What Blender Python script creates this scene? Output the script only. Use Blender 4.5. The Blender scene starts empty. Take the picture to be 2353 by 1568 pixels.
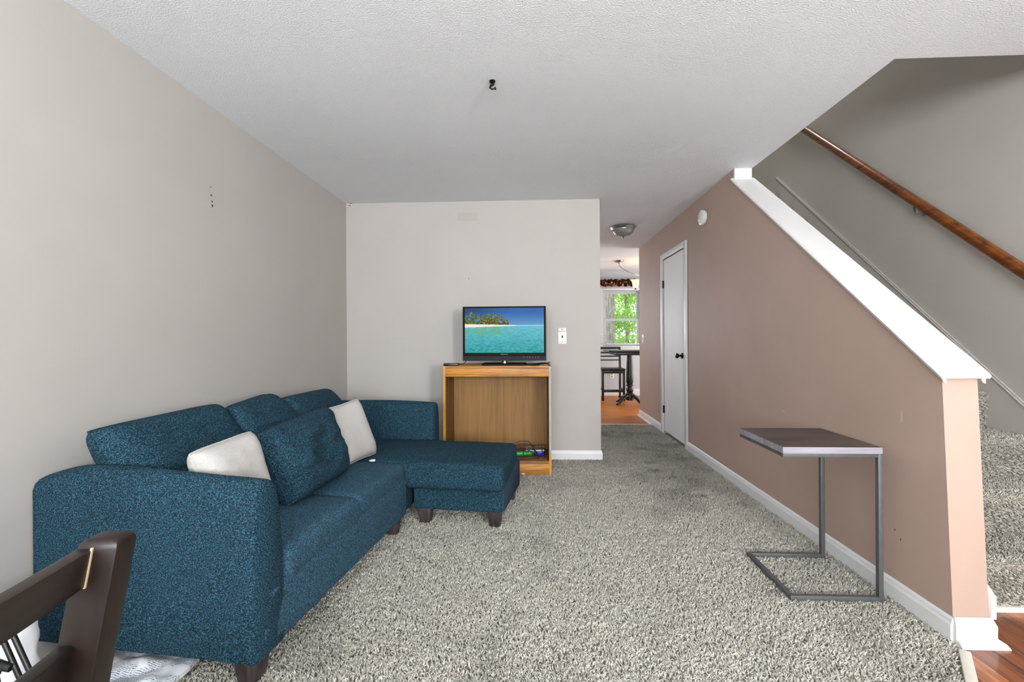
import bpy, bmesh, math, random
import numpy as np
from mathutils import Vector, Matrix, noise as mnoise

random.seed(7)
rng = np.random.default_rng(7)
scene = bpy.context.scene
R = math.radians

# ------------------------------------------------------------------ camera
cam_data = bpy.data.cameras.new('camera')
cam_data.sensor_width = 36.0
cam_data.sensor_fit = 'HORIZONTAL'
cam_data.lens = 1046.0 / 2353.0 * 36.0
cam_data.shift_y = -7.93 / 2353.0
cam_data.clip_start = 0.05
cam = bpy.data.objects.new('camera', cam_data)
scene.collection.objects.link(cam)
cam.matrix_world = (Matrix.Translation((0, 0, 1.1462)) @ Matrix.Rotation(0.0428, 4, 'Z')
                    @ Matrix.Rotation(math.pi / 2, 4, 'X') @ Matrix.Rotation(-0.0059, 4, 'Z'))
scene.camera = cam

# ------------------------------------------------------------------ world, lights, exposure
world = bpy.data.worlds.new('world')
scene.world = world
world.use_nodes = True
wnt = world.node_tree
wbg = wnt.nodes['Background']
wbg.inputs['Color'].default_value = (0.80, 0.90, 1.0, 1)
wbg.inputs['Strength'].default_value = 2.2


def area_light(name, loc, rot, sx, sy, power, color=(1, 1, 1)):
    ld = bpy.data.lights.new(name, 'AREA')
    ld.shape = 'RECTANGLE'
    ld.size, ld.size_y = sx, sy
    ld.energy = power
    ld.color = color
    o = bpy.data.objects.new(name, ld)
    o.location = loc
    o.rotation_euler = rot
    scene.collection.objects.link(o)
    return o


# key lamp at the front door, standing in for a flash-like source behind right
area_light('front_door_key', (2.10, -2.36, 1.50), (R(114), 0, R(10)), 0.50, 0.9, 126, (0.985, 0.985, 0.985))
# added soft fill lamp at the front window behind the camera, tilted upward
area_light('front_window_fill', (-0.25, -2.36, 1.45), (R(136), 0, R(2)), 2.2, 1.25, 205, (0.94, 0.972, 1.0))
# added fill lamp for the kitchen, out of view before its right wall
area_light('kitchen_right_fill', (3.75, 7.6, 1.15), (R(90), 0, R(90)), 1.8, 2.0, 60, (0.93, 0.97, 1.0))
# added fill lamp brightening the hall and closet door, hidden behind the television wall
area_light('kitchen_left_fill', (-0.3, 8.98, 1.5), (R(90), 0, R(180)), 1.5, 1.1, 30, (0.93, 0.97, 1.0))
# added ambient lamp above the stairs, brightening the stairwell
area_light('stairwell_fill', (2.1, 4.6, 4.9), (0, 0, 0), 0.5, 0.5, 20, (1.0, 0.98, 0.95))

scene.view_settings.view_transform = 'Standard'
scene.view_settings.look = 'None'
scene.view_settings.gamma = 1.0
scene.view_settings.use_curve_mapping = False
scene.view_settings.exposure = 0.37
scene.cycles.use_denoising = True
scene.cycles.max_bounces = 6
scene.cycles.diffuse_bounces = 4
scene.cycles.transmission_bounces = 3
scene.cycles.glossy_bounces = 2
scene.cycles.use_adaptive_sampling = True
scene.cycles.adaptive_threshold = 0.12
scene.cycles.adaptive_min_samples = 16
scene.cycles.caustics_reflective = False
scene.cycles.caustics_refractive = False
scene.cycles.sample_clamp_indirect = 6.0

# ------------------------------------------------------------------ material helpers
def srgb(r, g, b):
    def f(c):
        c /= 255.0
        return c / 12.92 if c <= 0.04045 else ((c + 0.055) / 1.055) ** 2.4
    return (f(r), f(g), f(b), 1.0)


class NT:
    def __init__(self, name):
        self.mat = bpy.data.materials.new(name)
        self.mat.use_nodes = True
        self.t = self.mat.node_tree
        self.b = self.t.nodes['Principled BSDF']
        self.out = self.t.nodes['Material Output']
        self._co = None

    def n(self, typ, **kw):
        nd = self.t.nodes.new(typ)
        for k, v in kw.items():
            if hasattr(nd, k):
                setattr(nd, k, v)
        return nd

    def l(self, a, b):
        self.t.links.new(a, b)

    def co(self, scale=(1, 1, 1), rot=(0, 0, 0), kind='Object'):
        if self._co is None:
            self._co = self.n('ShaderNodeTexCoord')
        m = self.n('ShaderNodeMapping')
        m.inputs['Scale'].default_value = scale
        m.inputs['Rotation'].default_value = rot
        self.l(self._co.outputs[kind], m.inputs['Vector'])
        return m.outputs['Vector']

    def noise(self, vec, scale, detail=2, rough=0.5, dist=0.0):
        nd = self.n('ShaderNodeTexNoise')
        nd.inputs['Scale'].default_value = scale
        nd.inputs['Detail'].default_value = detail
        nd.inputs['Roughness'].default_value = rough
        nd.inputs['Distortion'].default_value = dist
        self.l(vec, nd.inputs['Vector'])
        return nd.outputs['Fac']

    def ramp(self, fac, stops):
        nd = self.n('ShaderNodeValToRGB')
        e = nd.color_ramp.elements
        while len(e) < len(stops):
            e.new(0.5)
        for i, (p, c) in enumerate(stops):
            e[i].position = p
            e[i].color = c if len(c) == 4 else (*c, 1)
        self.l(fac, nd.inputs['Fac'])
        return nd.outputs['Color']

    def mix(self, fac, a, b, mode='MIX'):
        nd = self.n('ShaderNodeMix', data_type='RGBA', blend_type=mode)
        for s, i in ((fac, 0), (a, 6), (b, 7)):
            if hasattr(s, 'links'):
                self.l(s, nd.inputs[i])
            elif i == 0:
                nd.inputs[0].default_value = s
            else:
                nd.inputs[i].default_value = s
        return nd.outputs[2]

    def bump(self, h, strength, dist):
        nd = self.n('ShaderNodeBump')
        nd.inputs['Strength'].default_value = strength
        nd.inputs['Distance'].default_value = dist
        self.l(h, nd.inputs['Height'])
        self.l(nd.outputs['Normal'], self.b.inputs['Normal'])

    def base(self, c):
        if hasattr(c, 'links'):
            self.l(c, self.b.inputs['Base Color'])
        else:
            self.b.inputs['Base Color'].default_value = c

    def set(self, rough=0.5, metal=0.0, spec=0.5, **kw):
        self.b.inputs['Roughness'].default_value = rough
        self.b.inputs['Metallic'].default_value = metal
        self.b.inputs['Specular IOR Level'].default_value = spec
        for k, v in kw.items():
            self.b.inputs[k].default_value = v
        return self.mat


def scale_c(c, s):
    return (c[0] * s, c[1] * s, c[2] * s, 1)


def plain(name, c, rough=0.5, metal=0.0, spec=0.5, var=0.06, vscale=20, bump=0.0, bscale=300, **kw):
    m = NT(name)
    v = m.noise(m.co(), vscale, 3)
    m.base(m.ramp(v, [(0.3, scale_c(c, 1 - var)), (0.7, scale_c(c, 1 + var))]))
    if bump:
        m.bump(m.noise(m.co(), bscale, 2), bump, 0.002)
    return m.set(rough, metal, spec, **kw)


def paint(name, c, var=0.035, bump=0.12):
    m = NT(name)
    v = m.noise(m.co(), 1.4, 4, 0.6)
    m.base(m.ramp(v, [(0.3, scale_c(c, 1 - var)), (0.7, scale_c(c, 1 + var))]))
    m.bump(m.noise(m.co(), 160, 3), bump, 0.0015)
    return m.set(0.62, 0, 0.3)


def wood(name, dark, light, axis='X', rings=14.0, rough=0.4, stretch=14.0, coat=0.0, fine=1.0):
    m = NT(name)
    sc = {'X': (1, stretch, stretch), 'Y': (stretch, 1, stretch), 'Z': (stretch, stretch, 1)}[axis]
    v1 = m.noise(m.co(sc), rings / 10, 5, 0.62, 0.8)
    v2 = m.noise(m.co(tuple(q * 5 for q in sc)), rings / 10, 3, 0.6)
    mx = m.n('ShaderNodeMath', operation='MULTIPLY_ADD')
    m.l(v2, mx.inputs[0])
    mx.inputs[1].default_value = 0.45 * fine
    m.l(v1, mx.inputs[2])
    m.base(m.ramp(mx.outputs[0], [(0.52, dark), (0.86, light)]))
    m.bump(v2, 0.12, 0.001)
    return m.set(rough, 0, 0.45, **{'Coat Weight': coat})


def fabric(name, dark, mid, light, scale=190, wear=None):
    m = NT(name)
    n1 = m.noise(m.co((1, 1, 1.0)), scale * 1.2, 2, 0.6)
    n3 = m.noise(m.co(), 5.0, 3, 0.6)
    wv_ = m.n('ShaderNodeTexVoronoi')
    wv_.inputs['Scale'].default_value = scale
    wv_.inputs['Randomness'].default_value = 0.8
    m.l(m.co((1.0, 1.0, 1.25), (0.6, 0.5, 0.4)), wv_.inputs['Vector'])
    mx = m.n('ShaderNodeMath', operation='MULTIPLY_ADD')
    m.l(wv_.outputs['Distance'], mx.inputs[0])
    mx.inputs[1].default_value = -0.30
    m.l(n1, mx.inputs[2])
    col = m.ramp(mx.outputs[0], [(0.20, dark), (0.37, mid), (0.56, light)])
    if wear is not None:
        col = m.mix(m.ramp(n3, [(0.48, (0, 0, 0)), (0.75, (0.4, 0.4, 0.4))]), col, wear)
    m.base(col)
    m.bump(mx.outputs[0], 0.55, 0.003)
    return m.set(0.88, 0, 0.12, **{'Sheen Weight': 0.0})


M = {}
M['wall'] = paint('wall_paint_greige', srgb(183, 179, 174))
M['wall_stair'] = paint('stair_wall_paint', srgb(188, 185, 179), 0.05)
M['pink'] = paint('wall_paint_dusty_pink', srgb(179, 155, 142), 0.05)
M['white'] = plain('white_trim_paint', srgb(226, 226, 226), 0.38, var=0.02, vscale=6)
M['kitchen_wall'] = paint('kitchen_wall_paint', srgb(196, 198, 200))
M['door_white'] = plain('white_door_paint', srgb(248, 248, 248), 0.6, var=0.02, vscale=3)

mc = NT('popcorn_ceiling')
a1 = mc.noise(mc.co(), 150, 3, 0.65)
a2 = mc.noise(mc.co(), 1.1, 4, 0.6)
mc.base(mc.ramp(a2, [(0.3, srgb(238, 240, 243)), (0.7, srgb(244, 246, 249))]))
mc.bump(mc.ramp(a1, [(0.42, (0, 0, 0)), (0.68, (1, 1, 1))]), 0.66, 0.006)
M['ceiling'] = mc.set(0.9, 0, 0.15)

TD, TM, TL_ = (0.007, 0.012, 0.018, 1), (0.0135, 0.043, 0.068, 1), (0.050, 0.138, 0.185, 1)
M['fabric'] = fabric('teal_tweed', TD, TM, TL_, 200, wear=None)
M['fabric_seat'] = fabric('teal_tweed_worn_lit', (0.018, 0.027, 0.036, 1), (0.030, 0.078, 0.122, 1), (0.080, 0.19, 0.26, 1), 210)  # worn seat cushions; its paler tone also paints light on the base front
M['fabric_dark'] = fabric('navy_lining', (0.018, 0.03, 0.05, 1), (0.03, 0.055, 0.09, 1), (0.05, 0.09, 0.13, 1), 320)
M['fabric_white'] = fabric('off_white_linen', srgb(172, 169, 165), srgb(188, 185, 181), srgb(200, 198, 195), 420)
M['tan'] = plain('tan_backing', srgb(186, 172, 128), 0.8)
M['leg_wood'] = wood('dark_leg_wood', srgb(38, 32, 31), srgb(74, 66, 64), 'Z', 10, 0.42)
M['oak'] = wood('oak_veneer_front', srgb(132, 76, 22), srgb(204, 142, 60), 'X', 22, 0.45, 22)
M['oak_v'] = wood('oak_veneer_upright', srgb(168, 112, 36), srgb(210, 154, 62), 'Z', 12, 0.42, 16)
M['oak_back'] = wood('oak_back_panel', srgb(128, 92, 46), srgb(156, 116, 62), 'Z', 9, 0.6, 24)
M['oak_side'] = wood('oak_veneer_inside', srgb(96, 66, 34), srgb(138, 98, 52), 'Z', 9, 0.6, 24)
M['particle'] = plain('bare_particle_board', srgb(168, 166, 160), 0.8, var=0.12, vscale=200)
M['tabletop'] = wood('grey_walnut_top', srgb(44, 37, 37), srgb(86, 75, 72), 'X', 10, 0.4, 12)
M['tableedge'] = wood('grey_walnut_edge', srgb(118, 116, 122), srgb(160, 158, 168), 'X', 10, 0.4, 12)
M['steel'] = plain('dark_gunmetal', srgb(92, 93, 94), 0.5, 0.3, 0.5, 0.1, 30)
M['espresso'] = wood('espresso_wood', srgb(8, 4, 2), srgb(27, 16, 11), 'Z', 10, 0.42, 10, 0.0)
M['espresso_y'] = wood('espresso_rail_wood', srgb(15, 10, 8), srgb(38, 29, 25), 'Y', 10, 0.42, 10, 0.0)
M['chip'] = plain('chipped_pale_edge', srgb(196, 168, 142), 0.8)
M['black'] = plain('black_painted_wood', srgb(22, 20, 20), 0.35, 0, 0.5, 0.15, 30)
M['plastic_black'] = plain('black_plastic', srgb(20, 20, 21), 0.35, 0, 0.5, 0.08)
M['plastic_gloss'] = plain('glossy_black_plastic', srgb(9, 9, 10), 0.5, 0, 0.1, 0.05)
M['plastic_grey'] = plain('charcoal_plastic', srgb(36, 37, 39), 0.55, 0, 0.15, 0.06)
M['plastic_white'] = plain('white_plastic', srgb(236, 234, 228), 0.35, 0, 0.5, 0.02)
M['plastic_midgrey'] = plain('grey_plastic', srgb(150, 148, 144), 0.5)  # plain grey for small plastic fittings
M['chrome'] = plain('brushed_nickel', srgb(190, 190, 188), 0.22, 1.0, 0.5, 0.06)
M['bronze'] = plain('oil_rubbed_bronze', srgb(28, 26, 26), 0.3, 0.7, 0.5, 0.1)
M['rail'] = wood('stained_handrail', srgb(58, 27, 7), srgb(132, 72, 22), 'Y', 14, 0.26, 9, 0.4)
M['strip'] = plain('cream_transition_strip', srgb(226, 222, 210), 0.5)
M['plank'] = wood('reddish_plank', srgb(92, 46, 22), srgb(176, 104, 58), 'Y', 11, 0.3, 14, 0.35)
M['lamp_glass'] = NT('ribbed_lamp_glass').set(0.25, 0, 0.5, **{'Base Color': srgb(150, 150, 148), 'Transmission Weight': 0.35})
M['dark'] = plain('dark_hole', srgb(52, 48, 44), 0.9)
M['patch'] = plain('wall_patch', srgb(188, 182, 174), 0.8, var=0.1, vscale=120)

mg = NT('lit_alabaster_shade')
mg.base(srgb(255, 226, 170))
M['shade_lit'] = mg.set(0.4, 0, 0.4, **{'Emission Color': (1.0, 0.66, 0.28, 1), 'Emission Strength': 1.3})
mgl = NT('window_glass')
mgl.base((1, 1, 1, 1))
M['glass'] = mgl.set(0.0, 0, 0.5, **{'Transmission Weight': 1.0, 'IOR': 1.02})

mk = NT('kitchen_wood_floor')
v = mk.noise(mk.co((1.3, 13, 1)), 2.2, 4, 0.6)
v2 = mk.noise(mk.co((3, 60, 1)), 2.0, 2)
ck = mk.mix(0.5, mk.ramp(v, [(0.3, srgb(128, 60, 12)), (0.7, srgb(214, 124, 40))]),
            mk.ramp(v2, [(0.3, srgb(104, 48, 10)), (0.7, srgb(224, 140, 52))]))
mk.base(ck)
M['kitchen_floor'] = mk.set(0.4, 0, 0.2)

mcb = NT('carpet_backing')
n_a = mcb.noise(mcb.co(), 60, 3)
mcb.base(mcb.ramp(n_a, [(0.3, srgb(96, 93, 84)), (0.7, srgb(150, 146, 134))]))
M['carpet_base'] = mcb.set(0.95, 0, 0.1)
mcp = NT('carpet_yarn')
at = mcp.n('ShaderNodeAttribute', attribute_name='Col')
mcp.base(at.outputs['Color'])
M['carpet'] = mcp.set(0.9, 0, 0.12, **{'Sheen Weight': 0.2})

# ------------------------------------------------------------------ geometry helpers
COL = scene.collection


class Geo:
    """collects verts and faces of ONE part"""
    def __init__(self):
        self.v, self.f = [], []

    def add(self, vs, fs):
        o = len(self.v)
        self.v += [tuple(p) for p in vs]
        self.f += [tuple(i + o for i in f) for f in fs]
        return self

    def box(self, x0, x1, y0, y1, z0, z1):
        vs = [(x, y, z) for z in (z0, z1) for y in (y0, y1) for x in (x0, x1)]
        return self.add(vs, [(0, 2, 3, 1), (4, 5, 7, 6), (0, 1, 5, 4), (2, 6, 7, 3), (0, 4, 6, 2), (1, 3, 7, 5)])

    def prism(self, poly, axis, a, b):
        """extrude a 2-D polygon along axis; poly coords are the other two axes in x,y,z order"""
        n = len(poly)

        def p3(p, t):
            return {'x': (t, p[0], p[1]), 'y': (p[0], t, p[1]), 'z': (p[0], p[1], t)}[axis]
        vs = [p3(p, a) for p in poly] + [p3(p, b) for p in poly]
        fs = [tuple(range(n)), tuple(range(2 * n - 1, n - 1, -1))]
        fs += [(i, n + i, n + (i + 1) % n, (i + 1) % n) for i in range(n)]
        return self.add(vs, fs)

    def lathe(self, prof, n=24, center=(0, 0, 0), axis='z'):
        """prof: list of (radius, height)"""
        vs, fs = [], []
        for r, z in prof:
            for k in range(n):
                a = 2 * math.pi * k / n
                p = (r * math.cos(a), r * math.sin(a), z)
                if axis == 'x':
                    p = (z, p[0], p[1])
                elif axis == 'y':
                    p = (p[0], z, p[1])
                vs.append((p[0] + center[0], p[1] + center[1], p[2] + center[2]))
        for i in range(len(prof) - 1):
            for k in range(n):
                k2 = (k + 1) % n
                fs.append((i * n + k, i * n + k2, (i + 1) * n + k2, (i + 1) * n + k))
        fs.append(tuple(range(n - 1, -1, -1)))
        fs.append(tuple(range((len(prof) - 1) * n, len(prof) * n)))
        return self.add(vs, fs)

    def tube(self, pts, r, n=8, flat=1.0):
        pts = [Vector(p) for p in pts]
        m = len(pts)
        vs, fs = [], []
        prev = None
        for i, p in enumerate(pts):
            t = (pts[min(i + 1, m - 1)] - pts[max(i - 1, 0)]).normalized()
            if prev is None:
                u = t.cross(Vector((0, 0, 1)))
                if u.length < 1e-4:
                    u = t.cross(Vector((1, 0, 0)))
            else:
                u = prev - t * prev.dot(t)
            u.normalize()
            prev = u
            w = t.cross(u)
            rr = r[i] if isinstance(r, (list, tuple)) else r
            for k in range(n):
                a = 2 * math.pi * k / n
                vs.append(p + u * (rr * math.cos(a)) + w * (rr * flat * math.sin(a)))
        for i in range(m - 1):
            for k in range(n):
                k2 = (k + 1) % n
                fs.append((i * n + k, i * n + k2, (i + 1) * n + k2, (i + 1) * n + k))
        fs.append(tuple(range(n - 1, -1, -1)))
        fs.append(tuple(range((m - 1) * n, m * n)))
        return self.add(vs, fs)

    def build(self, name, mat, parent=None, bevel=0.0, seg=2, smooth=True, loc=None, kind=None):
        me = bpy.data.meshes.new(name)
        me.from_pydata(self.v, [], self.f)
        bm = bmesh.new()
        bm.from_mesh(me)
        bmesh.ops.recalc_face_normals(bm, faces=bm.faces)
        if bevel:
            ed = [e for e in bm.edges if len(e.link_faces) == 2 and e.calc_face_angle(0) > R(30)]
            bmesh.ops.bevel(bm, geom=ed, offset=bevel, segments=seg, affect='EDGES', profile=0.5, clamp_overlap=True)
        bm.to_mesh(me)
        bm.free()
        return link(name, me, mat, parent, smooth, loc, kind)


def link(name, me, mat, parent=None, smooth=True, loc=None, kind=None):
    if mat is not None:
        me.materials.append(mat)
    if smooth:
        me.polygons.foreach_set('use_smooth', [True] * len(me.polygons))
        me.set_sharp_from_angle(angle=R(38))
    o = bpy.data.objects.new(name, me)
    COL.objects.link(o)
    if parent is not None:
        o.parent = parent
    if loc is not None:
        o.location = loc
    if kind:
        o['kind'] = kind
    return o


def thing(name, label, cat, loc=(0, 0, 0), rz=0.0, group=None):
    o = bpy.data.objects.new(name, None)
    o.empty_display_size = 0.1
    COL.objects.link(o)
    o.location = loc
    o.rotation_euler = (0, 0, rz)
    tag(o, label, cat, group)
    return o


def tag(o, label, cat, group=None):
    o['label'] = label
    o['category'] = cat
    if group:
        o['group'] = group
    return o


def struct(o, label=None):
    o['kind'] = 'structure'
    if label:
        o['label'] = label
    return o


def rbox_arrays(hx, hy, hz, r, step):
    """finely gridded rounded box centred at the origin"""
    def axis(h):
        n = max(2, int(round(2 * h / step)))
        inner = list(np.linspace(-(h - r), h - r, n))
        e = [h - r * (1 - math.sin(t)) for t in (R(22), R(45), R(68), R(90))]
        return np.array([-q for q in reversed(e)] + inner + e)
    ax, ay, az = axis(hx), axis(hy), axis(hz)
    key, vs, fs = {}, [], []

    def vid(p):
        k = (round(p[0], 5), round(p[1], 5), round(p[2], 5))
        if k not in key:
            key[k] = len(vs)
            vs.append(p)
        return key[k]
    for (A, B, C, s, perm) in ((ax, ay, hz, 1, 'xyz'), (ax, ay, -hz, -1, 'xyz'), (ay, az, hx, 1, 'yzx'),
                               (ay, az, -hx, -1, 'yzx'), (az, ax, hy, 1, 'zxy'), (az, ax, -hy, -1, 'zxy')):
        for i in range(len(A) - 1):
            for j in range(len(B) - 1):
                q = []
                for (a, b) in ((A[i], B[j]), (A[i + 1], B[j]), (A[i + 1], B[j + 1]), (A[i], B[j + 1])):
                    d = dict(zip(perm, (a, b, C)))
                    q.append(vid((d['x'], d['y'], d['z'])))
                fs.append(tuple(q if s > 0 else q[::-1]))
    V = np.array(vs)
    H = np.array([hx, hy, hz]) - r
    inn = np.clip(V, -H, H)
    d = V - inn
    L = np.linalg.norm(d, axis=1, keepdims=True)
    L[L == 0] = 1
    V = inn + d / L * r
    return V, fs


def nz(p, s, seed=0.0):
    return mnoise.noise(Vector((p[0] * s + seed, p[1] * s - seed, p[2] * s + 2 * seed)))


def soft_box(name, x0, x1, y0, y1, z0, z1, r, mat, parent, crown=0.0, wr=0.0, wscale=9, step=0.03, seed=0.0, fn=None):
    V, F = rbox_arrays((x1 - x0) / 2, (y1 - y0) / 2, (z1 - z0) / 2, r, step)
    c = np.array([(x0 + x1) / 2, (y0 + y1) / 2, (z0 + z1) / 2])
    hx, hy, hz = (x1 - x0) / 2, (y1 - y0) / 2, (z1 - z0) / 2
    if crown:
        w = np.clip(V[:, 2] / hz, 0, 1)
        V[:, 2] += crown * w * (1 - (V[:, 0] / hx) ** 2) * (1 - (V[:, 1] / hy) ** 2)
    V = V + c
    if wr:
        for i in range(len(V)):
            p = V[i]
            n_ = nz(p, wscale, seed) + 0.5 * nz(p, wscale * 2.3, seed + 3)
            V[i] = p + (p - c) / (np.linalg.norm(p - c) + 1e-6) * wr * n_
    if fn is not None:
        V = fn(V)
    me = bpy.data.meshes.new(name)
    me.from_pydata([tuple(p) for p in V], [], F)
    o = link(name, me, mat, parent)
    for p in me.polygons:
        p.use_smooth = True
    return o


def pillow(name, corners, thick, mat, label, cat, group, pinch=0.04, n=26, wr=0.006, wscale=9, seed=1.0, power=4.0, seam=True, rnd=0.05):
    """a stuffed cushion spanned between four corner points (TL, TR, BR, BL), in world space"""
    TLc, TRc, BRc, BLc = [Vector(c) for c in corners]
    cen = (TLc + TRc + BRc + BLc) / 4
    base = Vector((cen.x, cen.y, min(c[2] for c in corners)))
    nrm = ((TRc - BLc).cross(TLc - BRc)).normalized()
    if nrm.x < 0:
        nrm = -nrm
    us = np.sin(np.linspace(-1, 1, n + 1) * math.pi / 2) * 0.55 + np.linspace(-1, 1, n + 1) * 0.45
    vs, fs = [], []
    idx = {}
    rim = []
    for side in (1, -1):
        for i, u in enumerate(us):
            for j, v in enumerate(us):
                edge = i in (0, n) or j in (0, n)
                if edge and side < 0:
                    idx[(side, i, j)] = idx[(1, i, j)]
                    continue
                uu = u * (1 - pinch * (1 - v * v))
                vv = v * (1 - pinch * (1 - u * u))
                rd = 1 - rnd * (u * v) ** 4
                uu, vv = uu * rd, vv * rd
                s, t = (uu + 1) / 2, (vv + 1) / 2
                p = (BLc * (1 - s) + BRc * s) * (1 - t) + (TLc * (1 - s) + TRc * s) * t
                h = ((1 - abs(u) ** power) * (1 - abs(v) ** power)) ** 0.5
                h *= thick / 2 * (1.0 - 0.12 * v)
                w = wr * (nz(p, wscale, seed) + 0.6 * nz((p.x, p.y, p.z * 2.5), wscale * 2, seed + 5))
                p = p + nrm * (side * h) + nrm * (w * (1 - abs(u) ** 4) * (1 - abs(v) ** 4)) - base
                idx[(side, i, j)] = len(vs)
                vs.append(p)
    for side in (1, -1):
        for i in range(n):
            for j in range(n):
                q = (idx[(side, i, j)], idx[(side, i + 1, j)], idx[(side, i + 1, j + 1)], idx[(side, i, j + 1)])
                fs.append(q)
    me = bpy.data.meshes.new('cover')
    me.from_pydata([tuple(p) for p in vs], [], fs)
    bm = bmesh.new()
    bm.from_mesh(me)
    bmesh.ops.recalc_face_normals(bm, faces=bm.faces)
    bm.to_mesh(me)
    bm.free()
    t_ = thing(name, label, cat, base, 0, group)
    link('cover', me, mat, t_)
    for p in me.polygons:
        p.use_smooth = True
    if seam:
        ring = [(i, 0) for i in range(n)] + [(n, j) for j in range(n)] + [(i, n) for i in range(n, 0, -1)] + [(0, j) for j in range(n, 0, -1)]
        pts = [vs[idx[(1, i, j)]] for i, j in ring]
        Geo().tube(pts + [pts[0]], 0.0035, 6).build('seam', mat, t_)
    return t_


# ------------------------------------------------------------------ room dimensions (metres)
XL, YB, XR, XP, XP2, XS = -1.769, 4.293, 0.645, 1.575, 1.705, 2.60
ZC, YF, YK = 2.44, -2.40, 9.05

# ------------------------------------------------------------------ floors
fl = Geo().prism([(-1.9, -2.5), (0.92, -2.5), (0.92, 0.9), (1.753, 1.987), (1.72, 6.03), (-1.9, 6.03)], 'z', -0.14, -0.012)
floor = struct(fl.build('floor', M['carpet_base'], smooth=False), 'worn beige grey shag carpet covering the living room and hall')
fe = Geo().prism([(0.92, -2.5), (2.75, -2.5), (2.75, 1.995), (1.76, 1.995), (0.92, 0.9)], 'z', -0.14, -0.022)
floor_entry = struct(fe.build('floor_entry', M['espresso_y'], smooth=False), 'reddish brown plank floor at the foot of the stairs')
fk = Geo().box(-1.9, 3.9, 6.03, 9.2, -0.14, -0.008)
floor_kitchen = struct(fk.build('floor_kitchen', M['kitchen_floor'], smooth=False), 'glossy orange brown wood floor of the kitchen')


def clip_poly(poly, clip):
    out = poly
    m = len(clip)
    for i in range(m):
        a, b = clip[i], clip[(i + 1) % m]
        inp, out = out, []
        if not inp:
            return []

        def inside(p):
            return (b[0] - a[0]) * (p[1] - a[1]) - (b[1] - a[1]) * (p[0] - a[0]) >= -1e-9

        def cut(p, q):
            d1 = (b[0] - a[0]) * (p[1] - a[1]) - (b[1] - a[1]) * (p[0] - a[0])
            d2 = (b[0] - a[0]) * (q[1] - a[1]) - (b[1] - a[1]) * (q[0] - a[0])
            t = d1 / (d1 - d2)
            return (p[0] + (q[0] - p[0]) * t, p[1] + (q[1] - p[1]) * t)
        for k, p in enumerate(inp):
            q = inp[k - 1]
            if inside(p):
                if not inside(q):
                    out.append(cut(q, p))
                out.append(p)
            elif inside(q):
                out.append(cut(q, p))
    return out


ENTRY = [(0.94, -2.4), (2.6, -2.4), (2.6, 1.985), (1.765, 1.985), (0.94, 0.91)]
pw = 0.092
k = 0
x = 0.94 - pw
plank_mats = [M['plank'],
              wood('reddish_plank_dark', srgb(78, 38, 18), srgb(150, 84, 46), 'Y', 11, 0.3, 14, 0.35),
              wood('reddish_plank_light', srgb(118, 62, 30), srgb(190, 118, 66), 'Y', 11, 0.3, 14, 0.35)]
while x < 2.6:
    yy = -2.4 - random.random() * 0.6
    while yy < 2.0:
        ln = 0.55 + random.random() * 0.5
        skew = 0.0
        q = clip_poly([(x + 0.0008, yy + 0.0008), (x + pw - 0.0008, yy + 0.0008), (x + pw - 0.0008, yy + ln - 0.0008), (x + 0.0008, yy + ln - 0.0008)], ENTRY)
        if len(q) >= 3:
            Geo().prism(q, 'z', -0.0215, -0.008 - random.random() * 0.0006).build('plank', plank_mats[k % 3 if k % 5 else 1], floor_entry, smooth=False)
            k += random.choice((1, 2))
        yy += ln
    x += pw
# cream strip along the carpet's edge
Geo().prism([(0.915, 0.90), (0.945, 0.885), (1.575, 1.708), (1.548, 1.728)], 'z', -0.03, 0.004).build('edge_strip', M['strip'], floor, bevel=0.003)
Geo().box(XR, XP, 6.005, 6.04, -0.02, 0.002).build('threshold_strip', M['strip'], floor_kitchen, bevel=0.002)

# ------------------------------------------------------------------ walls and ceiling
wl = Geo().box(XL - 0.12, XL, YF - 0.1, YB + 0.12, -0.14, ZC).build('wall_left', M['wall'], smooth=False)
struct(wl, 'long greige painted wall behind the sofa')
wb = Geo().box(XL, XR, YB, YB + 0.12, -0.14, ZC).build('wall_back', M['wall'], smooth=False)
struct(wb, 'greige painted wall behind the television')

DY0, DY1, DZ = 4.735, 5.515, 2.055      # closet door leaf
cap_z = lambda y: 1.013 + (2.362 - 1.013) / (3.584 - 1.809) * (y - 1.809)
poly = [(1.775, -0.14), (1.775, 0.0), (1.818, cap_z(1.818) - 0.035), (3.585, cap_z(3.585) - 0.035), (3.585, ZC), (6.72, ZC), (6.72, -0.14),
        (DY1 + 0.015, -0.14), (DY1 + 0.015, DZ + 0.012), (DY0 - 0.015, DZ + 0.012), (DY0 - 0.015, -0.14)]
wp = Geo().prism(poly, 'x', XP, XP2).build('wall_right', M['pink'], smooth=False)
struct(wp, 'dusty pink wall with sloping top edge beside the staircase')

ws = Geo().box(XS, XS + 0.12, YF - 0.1, 6.2, -0.14, 5.1).build('wall_stair', M['wall_stair'], smooth=False)
struct(ws, 'grey beige wall along the right of the staircase')
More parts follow.
